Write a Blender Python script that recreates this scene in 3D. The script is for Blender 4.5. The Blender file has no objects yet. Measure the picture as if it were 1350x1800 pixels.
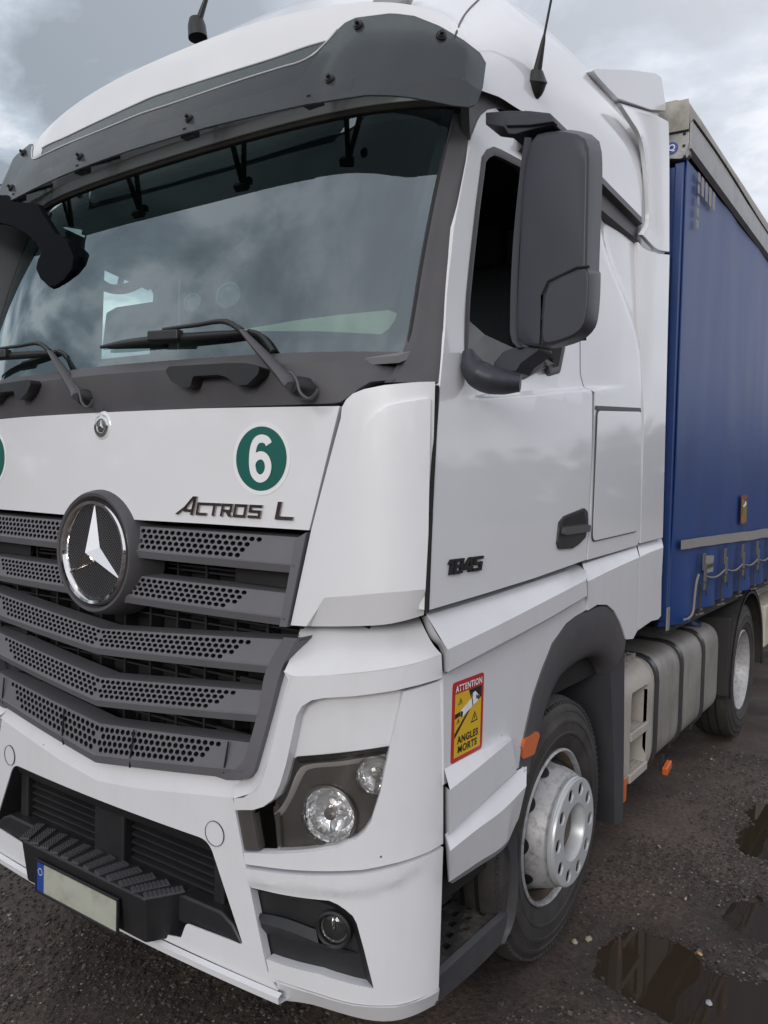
import bpy, bmesh, math, random
import numpy as np
from mathutils import Vector, Matrix, noise
from mathutils.geometry import tessellate_polygon
random.seed(7)
scene = bpy.context.scene
COL = scene.collection

# ------------------------------------------------------------------ camera
CAM_C = Vector((2.428, -1.549, 1.837))
CAM_YAW, CAM_PITCH, CAM_ROLL, CAM_F = math.radians(34.854), math.radians(-1.933), math.radians(1.453), 1417.4
cd_ = Vector((-math.sin(CAM_YAW)*math.cos(CAM_PITCH), math.cos(CAM_YAW)*math.cos(CAM_PITCH), math.sin(CAM_PITCH)))
cr0 = Vector((math.cos(CAM_YAW), math.sin(CAM_YAW), 0)); cu0 = cr0.cross(cd_)
cr_ = cr0*math.cos(CAM_ROLL)+cu0*math.sin(CAM_ROLL); cu_ = -cr0*math.sin(CAM_ROLL)+cu0*math.cos(CAM_ROLL)
cam_data = bpy.data.cameras.new('camera'); cam = bpy.data.objects.new('camera', cam_data); COL.objects.link(cam)
m = Matrix((cr_, cu_, -cd_)).transposed().to_4x4(); m.translation = CAM_C; cam.matrix_world = m
cam_data.sensor_fit = 'VERTICAL'; cam_data.sensor_height = 24.0; cam_data.lens = CAM_F/1800*24.0
cam_data.clip_start = 0.05; cam_data.clip_end = 2000
scene.camera = cam

# ------------------------------------------------------------------ world, sun, exposure
world = bpy.data.worlds.new("World"); scene.world = world; world.use_nodes = True
SUN_EL, SUN_AZ = math.radians(17), math.radians(167)
def build_world():
    nt = world.node_tree; nt.nodes.clear(); N = nt.nodes.new; L = nt.links.new
    out = N('ShaderNodeOutputWorld'); mix = N('ShaderNodeMixShader')
    sky = N('ShaderNodeTexSky'); sky.sky_type = 'NISHITA'; sky.sun_disc = False
    sky.sun_elevation = SUN_EL; sky.sun_rotation = SUN_AZ
    b1 = N('ShaderNodeBackground'); b1.inputs['Strength'].default_value = 0.10
    L(sky.outputs[0], b1.inputs['Color'])
    tc = N('ShaderNodeTexCoord'); sep = N('ShaderNodeSeparateXYZ'); L(tc.outputs['Generated'], sep.inputs[0])
    # project the direction on a cloud layer: (x,y)/(z+0.25)
    zz = N('ShaderNodeMath'); zz.operation = 'MAXIMUM'; zz.inputs[1].default_value = 0.0; L(sep.outputs[2], zz.inputs[0])
    za = N('ShaderNodeMath'); za.operation = 'ADD'; za.inputs[1].default_value = 0.22; L(zz.outputs[0], za.inputs[0])
    dx = N('ShaderNodeMath'); dx.operation = 'DIVIDE'; L(sep.outputs[0], dx.inputs[0]); L(za.outputs[0], dx.inputs[1])
    dy = N('ShaderNodeMath'); dy.operation = 'DIVIDE'; L(sep.outputs[1], dy.inputs[0]); L(za.outputs[0], dy.inputs[1])
    cmb = N('ShaderNodeCombineXYZ'); L(dx.outputs[0], cmb.inputs[0]); L(dy.outputs[0], cmb.inputs[1])
    n1 = N('ShaderNodeTexNoise'); n1.inputs['Scale'].default_value = 2.3; n1.inputs['Detail'].default_value = 9
    n1.inputs['Roughness'].default_value = 0.55; n1.inputs['Distortion'].default_value = 0.25
    off = N('ShaderNodeVectorMath'); off.operation = 'ADD'; off.inputs[1].default_value = (-8.0, -3.0, 2.0)
    L(cmb.outputs[0], off.inputs[0]); L(off.outputs[0], n1.inputs['Vector'])
    r1 = N('ShaderNodeValToRGB'); e = r1.color_ramp.elements
    e[0].position = 0.40; e[0].color = (0.27, 0.31, 0.355, 1)
    e[1].position = 0.59; e[1].color = (0.90, 0.92, 0.96, 1)
    k = r1.color_ramp.elements.new(0.485); k.color = (0.44, 0.50, 0.57, 1)
    L(n1.outputs['Fac'], r1.inputs[0])
    # broad change across the sky: brighter to the east (+x +y), darker to the west
    dot = N('ShaderNodeVectorMath'); dot.operation = 'DOT_PRODUCT'; dot.inputs[1].default_value = (0.80, -0.10, 0.12)
    L(tc.outputs['Generated'], dot.inputs[0])
    mr = N('ShaderNodeMapRange'); mr.inputs[1].default_value = -0.66; mr.inputs[2].default_value = 0.05
    mr.inputs[3].default_value = 0.0; mr.inputs[4].default_value = 1.0; L(dot.outputs['Value'], mr.inputs[0])
    mx = N('ShaderNodeMixRGB'); mx.inputs[2].default_value = (0.85, 0.855, 0.92, 1)
    fm = N('ShaderNodeMath'); fm.operation = 'MULTIPLY'; fm.inputs[1].default_value = 0.72; L(mr.outputs[0], fm.inputs[0])
    L(fm.outputs[0], mx.inputs[0]); L(r1.outputs[0], mx.inputs[1])
    b2 = N('ShaderNodeBackground'); b2.inputs['Strength'].default_value = 0.94; L(mx.outputs[0], b2.inputs['Color'])
    mix.inputs[0].default_value = 0.94
    L(b1.outputs[0], mix.inputs[1]); L(b2.outputs[0], mix.inputs[2]); L(mix.outputs[0], out.inputs['Surface'])
build_world()
sd = bpy.data.lights.new('sun', 'SUN'); sd.energy = 0.98; sd.angle = math.radians(18); sd.color = (1.0, 0.96, 0.90)
sun = bpy.data.objects.new('sun', sd); COL.objects.link(sun)
sdir = Vector((math.sin(SUN_AZ)*math.cos(SUN_EL), math.cos(SUN_AZ)*math.cos(SUN_EL), math.sin(SUN_EL)))
sun.rotation_euler = sdir.to_track_quat('Z', 'Y').to_euler(); sun.location = (2, -9, 5)
vs = scene.view_settings; vs.view_transform = 'Standard'; vs.look = 'None'; vs.exposure = 0.34; vs.gamma = 1.0
vs.use_curve_mapping = False

# ------------------------------------------------------------------ materials
def mat(name, col, rough=0.5, metal=0.0, spec=0.5, coat=0.0, coatr=.04, var=0.0, vscale=8.0, bump=0.0, bscale=40.0, dirt=None, dscale=3.0, damt=0.5, trans=0.0, rvar=0.0):
    M = bpy.data.materials.new(name); M.use_nodes = True; nt = M.node_tree; b = nt.nodes['Principled BSDF']
    N = nt.nodes.new; L = nt.links.new
    b.inputs['Base Color'].default_value = (*col, 1); b.inputs['Roughness'].default_value = rough
    b.inputs['Metallic'].default_value = metal; b.inputs['Specular IOR Level'].default_value = spec
    b.inputs['Coat Weight'].default_value = coat; b.inputs['Coat Roughness'].default_value = coatr
    tc = None
    if var or bump or dirt or rvar:
        tc = N('ShaderNodeTexCoord')
    last = None
    if var:
        n = N('ShaderNodeTexNoise'); n.inputs['Scale'].default_value = vscale; n.inputs['Detail'].default_value = 6
        L(tc.outputs['Object'], n.inputs['Vector'])
        r = N('ShaderNodeMapRange'); r.inputs[1].default_value = .25; r.inputs[2].default_value = .75
        r.inputs[3].default_value = 1-var; r.inputs[4].default_value = 1+var; L(n.outputs['Fac'], r.inputs[0])
        v = N('ShaderNodeVectorMath'); v.operation = 'SCALE'; v.inputs[0].default_value = col; L(r.outputs[0], v.inputs['Scale'])
        last = v.outputs[0]
    if dirt:
        n = N('ShaderNodeTexNoise'); n.inputs['Scale'].default_value = dscale; n.inputs['Detail'].default_value = 9; n.inputs['Roughness'].default_value = .68
        L(tc.outputs['Object'], n.inputs['Vector'])
        r = N('ShaderNodeMapRange'); r.inputs[1].default_value = .48; r.inputs[2].default_value = .75
        r.inputs[3].default_value = 0; r.inputs[4].default_value = damt; L(n.outputs['Fac'], r.inputs[0])
        mx = N('ShaderNodeMixRGB'); mx.inputs[2].default_value = (*dirt, 1); mx.inputs[1].default_value = (*col, 1)
        if last: L(last, mx.inputs[1])
        L(r.outputs[0], mx.inputs[0]); last = mx.outputs[0]
    if last: L(last, b.inputs['Base Color'])
    if rvar:
        n = N('ShaderNodeTexNoise'); n.inputs['Scale'].default_value = 5; n.inputs['Detail'].default_value = 5
        L(tc.outputs['Object'], n.inputs['Vector'])
        r = N('ShaderNodeMapRange'); r.inputs[1].default_value = .3; r.inputs[2].default_value = .7
        r.inputs[3].default_value = max(0.02, rough-rvar); r.inputs[4].default_value = rough+rvar
        L(n.outputs['Fac'], r.inputs[0]); L(r.outputs[0], b.inputs['Roughness'])
    if bump:
        n = N('ShaderNodeTexNoise'); n.inputs['Scale'].default_value = bscale; n.inputs['Detail'].default_value = 4
        L(tc.outputs['Object'], n.inputs['Vector'])
        bp = N('ShaderNodeBump'); bp.inputs['Strength'].default_value = bump; bp.inputs['Distance'].default_value = 0.01
        L(n.outputs['Fac'], bp.inputs['Height']); L(bp.outputs[0], b.inputs['Normal'])
    return M
def glassy(name, tint, tint2=None, gloss=(1, 1, 1), ior=1.5, extra=0.0):
    M = bpy.data.materials.new(name); M.use_nodes = True; nt = M.node_tree; nt.nodes.clear(); N = nt.nodes.new; L = nt.links.new
    o = N('ShaderNodeOutputMaterial'); mx = N('ShaderNodeMixShader'); t = N('ShaderNodeBsdfTransparent'); g = N('ShaderNodeBsdfGlossy')
    t.inputs[0].default_value = (*tint, 1); g.inputs['Roughness'].default_value = 0.0; g.inputs[0].default_value = (*gloss, 1)
    f = N('ShaderNodeFresnel'); f.inputs[0].default_value = ior
    a = N('ShaderNodeMath'); a.operation = 'ADD'; a.inputs[1].default_value = extra; a.use_clamp = True
    L(f.outputs[0], a.inputs[0]); L(a.outputs[0], mx.inputs[0]); L(t.outputs[0], mx.inputs[1]); L(g.outputs[0], mx.inputs[2]); L(mx.outputs[0], o.inputs[0])
    return M
W = mat('white_paint', (.76, .765, .79), .34, coat=.9, coatr=.06, spec=.5, dirt=(.62, .60, .58), dscale=1.1, damt=.10)
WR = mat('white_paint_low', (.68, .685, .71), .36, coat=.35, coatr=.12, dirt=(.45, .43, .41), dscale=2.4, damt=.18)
def specks(M, amount=.006, scale=9):
    nt = M.node_tree; b = nt.nodes['Principled BSDF']; N = nt.nodes.new; L = nt.links.new
    tc = N('ShaderNodeTexCoord'); v = N('ShaderNodeTexVoronoi'); v.inputs['Scale'].default_value = scale; L(tc.outputs['Object'], v.inputs['Vector'])
    n = N('ShaderNodeTexNoise'); n.inputs['Scale'].default_value = 3; L(tc.outputs['Object'], n.inputs['Vector'])
    t = N('ShaderNodeMath'); t.operation = 'MULTIPLY'; L(n.outputs['Fac'], t.inputs[0]); t.inputs[1].default_value = amount*scale*2
    lt = N('ShaderNodeMath'); lt.operation = 'LESS_THAN'; L(v.outputs['Distance'], lt.inputs[0]); L(t.outputs[0], lt.inputs[1])
    g = N('ShaderNodeTexNoise'); g.inputs['Scale'].default_value = scale*.9; L(tc.outputs['Object'], g.inputs['Vector'])
    gt = N('ShaderNodeMath'); gt.operation = 'GREATER_THAN'; gt.inputs[1].default_value = .60; L(g.outputs['Fac'], gt.inputs[0])
    m2 = N('ShaderNodeMath'); m2.operation = 'MULTIPLY'; L(lt.outputs[0], m2.inputs[0]); L(gt.outputs[0], m2.inputs[1])
    mx = N('ShaderNodeMixRGB'); mx.inputs[2].default_value = (.10, .09, .08, 1); L(m2.outputs[0], mx.inputs[0])
    src = b.inputs['Base Color'].links[0].from_socket; L(src, mx.inputs[1]); L(mx.outputs[0], b.inputs['Base Color'])
def streaks(M, col, amt, sx=9, sz=.7, lo=.5, hi=.8):
    """dirt washed down a side: noise stretched along z"""
    nt = M.node_tree; b = nt.nodes['Principled BSDF']; N = nt.nodes.new; L = nt.links.new
    tc = N('ShaderNodeTexCoord'); mp = N('ShaderNodeMapping'); mp.inputs['Scale'].default_value = (sx, sx, sz); L(tc.outputs['Object'], mp.inputs['Vector'])
    n = N('ShaderNodeTexNoise'); n.inputs['Scale'].default_value = 1; n.inputs['Detail'].default_value = 8; n.inputs['Roughness'].default_value = .65; L(mp.outputs[0], n.inputs['Vector'])
    r = N('ShaderNodeMapRange'); r.inputs[1].default_value = lo; r.inputs[2].default_value = hi; r.inputs[3].default_value = 0; r.inputs[4].default_value = amt; L(n.outputs['Fac'], r.inputs[0])
    mx = N('ShaderNodeMixRGB'); mx.inputs[2].default_value = (*col, 1); L(r.outputs[0], mx.inputs[0])
    lk = b.inputs['Base Color'].links
    if lk: L(lk[0].from_socket, mx.inputs[1])
    else: mx.inputs[1].default_value = b.inputs['Base Color'].default_value
    L(mx.outputs[0], b.inputs['Base Color'])
streaks(W, (.60, .58, .56), .08); streaks(WR, (.45, .42, .39), .20); specks(W, .0032); specks(WR, .003, 12)
DG = mat('dark_grey_plastic', (.072, .069, .075), .52, var=.10, vscale=6, dirt=(.11, .105, .10), dscale=5, damt=.35)
GG = mat('grille_grey', (.128, .126, .138), .5, var=.06, dirt=(.13, .125, .12), dscale=6, damt=.35)
BK = mat('black_plastic', (.016, .016, .018), .45, var=.1, dirt=(.05, .047, .043), dscale=6, damt=.3)
MIR = mat('mirror_housing_plastic', (.034, .036, .048), .46, var=.06)
DK = mat('deep_black', (.006, .006, .006), .8)
CH = mat('chrome', (.80, .79, .78), .08, metal=1)
DCH = mat('dark_chrome', (.40, .36, .34), .12, metal=1)
def smoke():
    M = mat('smoked_acrylic', (.080, .088, .098), .22, coat=.2, coatr=.15, rvar=.08, spec=.4, dirt=(.20, .20, .20), dscale=3, damt=.35)
    nt = M.node_tree; o = nt.nodes['Material Output']; b = nt.nodes['Principled BSDF']
    t = nt.nodes.new('ShaderNodeBsdfTransparent'); t.inputs[0].default_value = (.52, .57, .56, 1)
    mx = nt.nodes.new('ShaderNodeMixShader'); mx.inputs[0].default_value = .52
    nt.links.new(t.outputs[0], mx.inputs[1]); nt.links.new(b.outputs[0], mx.inputs[2]); nt.links.new(mx.outputs[0], o.inputs[0]); return M
SMOKE = smoke()
EDGE = mat('acrylic_edge_highlight', (.42, .43, .45), .12, coat=.8)  # lighter grey that paints the highlight along the visor folds
RUB = mat('tyre_rubber', (.032, .029, .028), .75, var=.2, vscale=12, bump=.15, bscale=60, dirt=(.10, .088, .078), dscale=4, damt=.55)
RIM = mat('rim_silver', (.42, .42, .43), .5, metal=.25, dirt=(.10, .08, .065), dscale=34, damt=.75)
SILV = mat('silver_cover', (.56, .58, .60), .38, metal=.3, dirt=(.3, .29, .28), dscale=10, damt=.25)
RUST = mat('rusty_hub', (.10, .075, .055), .8, var=.4, vscale=20, bump=.3, bscale=50)
TANK = mat('dirty_aluminium', (.30, .285, .265), .52, metal=.15, var=.12, vscale=3, dirt=(.10, .088, .075), dscale=2.5, damt=.55)
TSTEP = mat('beige_step_plastic', (.42, .39, .35), .55, var=.08, dirt=(.16, .13, .10), dscale=4, damt=.5)
STRAP = mat('black_strap', (.03, .03, .036), .35, dirt=(.08, .075, .07), dscale=5, damt=.3)
FLAPM = mat('mudflap_plastic', (.045, .047, .054), .5, dirt=(.09, .082, .075), dscale=4, damt=.5)
ORANGE = mat('orange_lens', (.62, .13, .02), .25, coat=.5)
GLASS = glassy('windscreen_glass', (.50, .66, .62), gloss=(.84, .97, 1.0), ior=1.65, extra=.125)
SGLASS = glassy('side_glass', (.22, .25, .25), ior=1.45)
LENS = glassy('clear_lens', (.95, .95, .95), ior=1.48)
BEZEL = mat('headlight_bezel', (.085, .080, .076), .28, metal=.2)
BEZL = mat('headlight_bezel_light', (.62, .61, .60), .3)
REFL = mat('reflector_chrome', (.95, .96, .98), .10, metal=.72, bump=.9, bscale=24)
MIRG = mat('mirror_glass', (.6, .65, .65), .03, metal=1)
INT = mat('cab_interior_grey', (.20, .205, .21), .8)
INTD = mat('cab_interior_dark', (.018, .018, .02), .85)
CREAM = mat('dash_light_cream', (.62, .60, .46), .7)  # cream tone stands in for light falling on the dash
SCREEN = mat('display_black', (.02, .02, .028), .3)
BLUE = mat('blue_tarpaulin', (.010, .047, .195), .44, spec=.35, var=.12, vscale=2.5, bump=.05, bscale=7)
streaks(BLUE, (.03, .07, .22), .35, 4, .3)
BUCK = mat('tarnished_buckle', (.14, .135, .13), .45, metal=.4, dirt=(.05, .045, .04), dscale=20, damt=.6)
BLUE2 = mat('blue_painted_steel', (.010, .040, .17), .4, dirt=(.05, .07, .12), dscale=3, damt=.4)
TARP = mat('beige_roof_tarp', (.36, .34, .30), .6, var=.15, vscale=9, bump=.35, bscale=14, dirt=(.10, .09, .075), dscale=6, damt=.7)
streaks(TANK, (.09, .078, .066), .6, 5, 1.2)
ALU = mat('weathered_aluminium', (.30, .30, .30), .45, metal=.4, dirt=(.12, .115, .10), dscale=7, damt=.6)
REFT = mat('reflective_tape', (.27, .26, .25), .6, var=.1, vscale=30)
ROPE = mat('cream_rope', (.22, .205, .17), .8)
RED_SHADE = mat('shaded_red_print', (.20, .045, .03), .5)  # darker copy of the red print, shade put into the colour
YEL_SHADE = mat('shaded_yellow_print', (.24, .15, .02), .5)  # darker copy of the yellow print for the shaded trailer sticker
RED = mat('red_print', (.50, .022, .022), .4)
YEL = mat('yellow_print', (.70, .44, .02), .4)
BLKP = mat('black_print', (.012, .012, .012), .4)
WHTP = mat('white_print', (.80, .80, .82), .5, spec=.3)
GRNP = mat('green_print', (.006, .105, .085), .35)
BLUP = mat('blue_print', (.02, .06, .30), .4)
PLATE = mat('number_plate_face', (.40, .41, .35), .45, var=.06, dirt=(.16, .145, .12), dscale=7, damt=.6)
CHAS = mat('chassis_black', (.018, .017, .017), .7, dirt=(.06, .053, .046), dscale=4, damt=.6)
BOXW = mat('faded_white_panel', (.52, .48, .40), .6, dirt=(.22, .18, .13), dscale=6, damt=.5)
BROWN = mat('brown_seal', (.10, .085, .072), .6, var=.2)
KBK = mat('kerb_mirror_black', (.003, .0034, .005), .5, spec=.06)
SEATM = mat('seat_fabric', (.03, .03, .034), .9)

# ------------------------------------------------------------------ object helpers
def tag(o, label=None, cat=None, group=None, kind=None):
    if label: o['label'] = label
    if cat: o['category'] = cat
    if group: o['group'] = group
    if kind: o['kind'] = kind
    return o
def wloc(o):
    p = Vector((0, 0, 0))
    while o: p += o.location; o = o.parent
    return p
def setp(o, parent, loc=(0, 0, 0)):
    o.parent = parent; o.location = Vector(loc)-(wloc(parent) if parent else Vector((0, 0, 0)))
def empty(name, loc=(0, 0, 0), parent=None):
    o = bpy.data.objects.new(name, None); o.empty_display_size = .2; COL.objects.link(o); setp(o, parent, loc); return o
def link(name, bm, material, parent=None, smooth=35, mods=None, thick=0, bev=0, bseg=2, orient=None):
    if orient is not None:
        bm.normal_update(); c = Vector(orient); s = 0
        for f in bm.faces: s += f.normal.dot(f.calc_center_median()-c)*f.calc_area()
        if s < 0: bmesh.ops.reverse_faces(bm, faces=bm.faces[:])
    if smooth:
        bm.normal_update(); ca = math.radians(smooth)
        for f in bm.faces: f.smooth = True
        for e in bm.edges:
            if (len(e.link_faces) == 2 and e.calc_face_angle(0) > ca) or len(e.link_faces) == 1: e.smooth = False
    me = bpy.data.meshes.new(name); bm.to_mesh(me); bm.free()
    for mm in (material if isinstance(material, (list, tuple)) else [material]): me.materials.append(mm)
    o = bpy.data.objects.new(name, me); COL.objects.link(o)
    if parent: setp(o, parent)
    if thick:
        md = o.modifiers.new('solid', 'SOLIDIFY'); md.thickness = thick; md.offset = -1; md.use_even_offset = False
    if bev:
        md = o.modifiers.new('bevel', 'BEVEL'); md.width = bev; md.segments = bseg; md.limit_method = 'ANGLE'
        md.angle_limit = math.radians(40); md.harden_normals = True; md.use_clamp_overlap = True
    return o
TC = (0, 1.3, 1.9)
def mirrored(o, parent=None):
    c = o.copy(); c.data = o.data.copy(); c.data.transform(Matrix.Scale(-1, 4, (1, 0, 0))); c.data.flip_normals()
    COL.objects.link(c); setp(c, parent or o.parent); return c

# ------------------------------------------------------------------ guide surfaces of the truck (a,b) -> point
class Surf:
    def __init__(s, fn, g=(0.5, 1.5)): s.fn, s.g = fn, g
    def n(s, a, b):
        h = 1e-3; p = s.fn(a, b); u = (s.fn(a+h, b)-p); v = (s.fn(a, b+h)-p)
        return u.cross(v).normalized()
    def p(s, a, b, off=0.0):
        p = s.fn(a, b)
        return p + s.n(a, b)*off if off else p
def sstep(t): t = max(0, min(1, t)); return t*t*(3-2*t)
def F0(x): return 0.2+0.05*x*x
FR = Surf(lambda x, z: Vector((x, F0(x), z)))
def plan_curve(x0, rx, ry):
    pts = [(x, F0(x)) for x in np.linspace(-.1, x0, 20)]
    for t in np.linspace(0, math.pi/2, 40)[1:]:
        pts.append((x0+rx*math.sin(t), F0(x0+rx*math.sin(t))+ry*(1-math.cos(t))))
    P = np.array(pts); d = np.concatenate([[0], np.cumsum(np.hypot(*np.diff(P, axis=0).T))]); d += -.1
    return d, P
def plan_surf(x0, rx, ry):
    d, P = plan_curve(x0, rx, ry)
    def fn(u, z):
        if u > d[-1]: return Vector((P[-1, 0], P[-1, 1]+(u-d[-1]), z))
        return Vector((np.interp(u, d, P[:, 0]), np.interp(u, d, P[:, 1]), z))
    return Surf(fn, (.9, 1.0))
BU = plan_surf(.80, .45, .24)
CD = plan_surf(.95, .295, .13)
def side_x(y, z):
    x = 1.25-.02*max(0, z-1.7)
    zc = 2.15+.14*(y-.92); fade = (1-sstep((y-1.45)/.6))*sstep((y-.5)/.3)
    sf = 1-sstep((y-.5)/.3); return x-.030*(sstep((z-zc+.010)/.022)*fade+sf*sstep((z-2.05)/.4))
SI = Surf(lambda y, z: Vector((side_x(y, z), y, z)), (1, 2))
def PLX(x): return Surf(lambda y, z: Vector((x, y, z)), (2, 1.5))
def PLY(y): return Surf(lambda x, z: Vector((x, y, z)), (.5, 1))
def PLZ(z): return Surf(lambda x, y: Vector((x, y, z)), (1.5, 1))
SK = PLX(1.25)
def gl_y(x, z): t = z-2.23; return .235+.05*x*x+.05*x**6+.2*t+.125*t*t
GL = Surf(lambda x, z: Vector((x, gl_y(x, z), z)), (.5, 2.5))
def vi_y(x, z): return .30+.08*x*x+.5*max(0, abs(x)-1.0)**2*4+.4*(z-3.043)
VI = Surf(lambda x, z: Vector((x, vi_y(x, z), z)), (.5, 3.1))

def Q(S, pts, off=0.0):
    """surface coordinates of the points seen at the given photo pixels"""
    out = []
    a, b = S.g
    for (px, py) in pts:
        d = cd_+cr_*((px-675)/CAM_F)+cu_*((900-py)/CAM_F)
        def res(a, b):
            v = S.p(a, b, off)-CAM_C; z = v.dot(cd_)
            return 675+CAM_F*v.dot(cr_)/z-px, 900-CAM_F*v.dot(cu_)/z-py
        for it in range(40):
            r = res(a, b); h = 1e-4
            ra = res(a+h, b); rb = res(a, b+h)
            J = np.array([[(ra[0]-r[0])/h, (rb[0]-r[0])/h], [(ra[1]-r[1])/h, (rb[1]-r[1])/h]])
            try: st = np.linalg.solve(J, r)
            except Exception: break
            st = np.clip(st, -.25, .25); a -= st[0]; b -= st[1]
            if abs(r[0])+abs(r[1]) < .02: break
        out.append((float(a), float(b)))
    return out
def on(S, ab, off=0.0): return [S.p(a, b, off) for a, b in ab]
def V(S, pts, off=0.0): return on(S, Q(S, pts, off), off)

# ------------------------------------------------------------------ shape helpers
def resample(P, n):
    P = [Vector(p) for p in P]
    if len(P) == n: return P
    d = [0]
    for i in range(1, len(P)): d.append(d[-1]+(P[i]-P[i-1]).length)
    if d[-1] == 0: return [P[0].copy() for _ in range(n)]
    # Catmull-Rom by arc length
    out = []
    for k in range(n):
        s = d[-1]*k/(n-1); i = max(j for j in range(len(d)-1) if d[j] <= s+1e-9); t = (s-d[i])/max(1e-9, d[i+1]-d[i])
        p1, p2 = P[i], P[i+1]; L = d[i+1]-d[i]
        t1 = (p2-P[i-1])*(L/(d[i+1]-d[i-1])) if i > 0 else p2-p1
        t2 = (P[i+2]-p1)*(L/(d[i+2]-d[i])) if i+2 < len(P) else p2-p1
        h = t*t*(3-2*t); out.append(p1*(1-h)+p2*h+t1*(t*t*t-2*t*t+t)+t2*(t*t*t-t*t))
    return out
def loft_bm(rows, n=24, sub=1, close=False):
    R = [resample(r, n) for r in rows]
    if sub > 1:
        cols = [resample([r[i] for r in R], (len(R)-1)*sub+1) for i in range(n)]
        R = [[c[j] for c in cols] for j in range(len(cols[0]))]
    bm = bmesh.new(); vs = [[bm.verts.new(p) for p in r] for r in R]
    for i in range(len(vs)-1):
        for j in range(n-1): bm.faces.new((vs[i][j], vs[i][j+1], vs[i+1][j+1], vs[i+1][j]))
        if close: bm.faces.new((vs[i][-1], vs[i][0], vs[i+1][0], vs[i+1][-1]))
    return bm
def loft(name, rows, material, parent, n=24, sub=1, thick=.02, bev=.004, orient=TC, smooth=35, close=False):
    bm = loft_bm(rows, n, sub, close); bmesh.ops.remove_doubles(bm, verts=bm.verts[:], dist=1e-5)
    return link(name, bm, material, parent, smooth, thick=thick, bev=bev, orient=orient)
def fillet(P, r, seg=5):
    """round the corners of a closed 2D outline; r one radius or a list"""
    n = len(P); out = []
    for i in range(n):
        ri = r[i] if isinstance(r, (list, tuple)) else r
        p = np.array(P[i], float); a = np.array(P[i-1], float)-p; b = np.array(P[(i+1) % n], float)-p
        la, lb = np.hypot(*a), np.hypot(*b)
        if ri <= 0 or la < 1e-6 or lb < 1e-6: out.append(tuple(p)); continue
        a /= la; b /= lb; ang = math.acos(max(-1, min(1, float(a@b))))
        if ang > math.radians(165): out.append(tuple(p)); continue
        t = min(ri/math.tan(ang/2), la*.48, lb*.48); A = p+a*t; B = p+b*t
        for k in range(seg+1):
            u = k/seg; out.append(tuple((1-u)**2*A+2*u*(1-u)*p+u*u*B))
    return out
def flat_bm(outline, holes=(), step=.06):
    bm = bmesh.new()
    def loop(P):
        v = [bm.verts.new((a, b, 0)) for a, b in P]
        return [bm.edges.new((v[i], v[(i+1) % len(v)])) for i in range(len(v))]
    ed = loop(outline)
    for h in holes: ed += loop(h)
    bmesh.ops.triangle_fill(bm, edges=ed, use_beauty=True, use_dissolve=False)
    bm.normal_update()
    for f in bm.faces:
        if f.normal.z < 0: f.normal_flip()
    if step:
        xs = [v.co.x for v in bm.verts]; ys = [v.co.y for v in bm.verts]
        for ax, lo, hi in ((0, min(xs), max(xs)), (1, min(ys), max(ys))):
            k = math.floor(lo/step)+1
            while k*step < hi-1e-4:
                no = (1, 0, 0) if ax == 0 else (0, 1, 0); co = (k*step+1e-5, 0, 0) if ax == 0 else (0, k*step+1e-5, 0)
                bmesh.ops.bisect_plane(bm, geom=bm.verts[:]+bm.edges[:]+bm.faces[:], dist=1e-6, plane_co=co, plane_no=no)
                k += 1
    return bm
def panel(name, S, outline, material, parent, holes=(), off=0.0, thick=.025, bev=.004, step=.06, orient=TC, offfn=None, smooth=35, cuts=()):
    bm = flat_bm(outline, holes, step)
    for co, no in cuts: bmesh.ops.bisect_plane(bm, geom=bm.verts[:]+bm.edges[:]+bm.faces[:], dist=1e-6, plane_co=co, plane_no=no)
    bmesh.ops.remove_doubles(bm, verts=bm.verts[:], dist=1e-5)
    for v in bm.verts:
        a, b = v.co.x, v.co.y
        v.co = S.p(a, b, off+(offfn(a, b) if offfn else 0))
    return link(name, bm, material, parent, smooth, thick=thick, bev=bev, orient=orient)
def box_bm(bm, c, s, rot=None):
    r = bmesh.ops.create_cube(bm, size=1.0); M = Matrix.Translation(c) @ (rot.to_4x4() if rot else Matrix()) @ Matrix.Diagonal((*s, 1))
    bmesh.ops.transform(bm, matrix=M, verts=r['verts']); return r['verts']
def box(name, c, s, material, parent, bev=.005, rot=None):
    bm = bmesh.new(); box_bm(bm, Vector(c), s, rot); return link(name, bm, material, parent, 35, bev=bev)
def prism_y(name, outline, y0, y1, material, parent, bev=.006, bseg=2):
    """solid with an (x,z) outline between y0 and y1"""
    bm = bmesh.new(); A = [bm.verts.new((a, y0, b)) for a, b in outline]; B = [bm.verts.new((a, y1, b)) for a, b in outline]
    for R in (A, B):
        es = [bm.edges.new((R[i], R[(i+1) % len(R)])) for i in range(len(R))]
        bmesh.ops.triangle_fill(bm, edges=es, use_beauty=True, use_dissolve=False)
    for i in range(len(A)): bm.faces.new((A[i], B[i], B[(i+1) % len(A)], A[(i+1) % len(A)]))
    bmesh.ops.recalc_face_normals(bm, faces=bm.faces[:])
    bmesh.ops.dissolve_limit(bm, angle_limit=math.radians(1), verts=bm.verts[:], edges=bm.edges[:], delimit={'NORMAL'})
    return link(name, bm, material, parent, 35, bev=bev, bseg=bseg)
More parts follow.
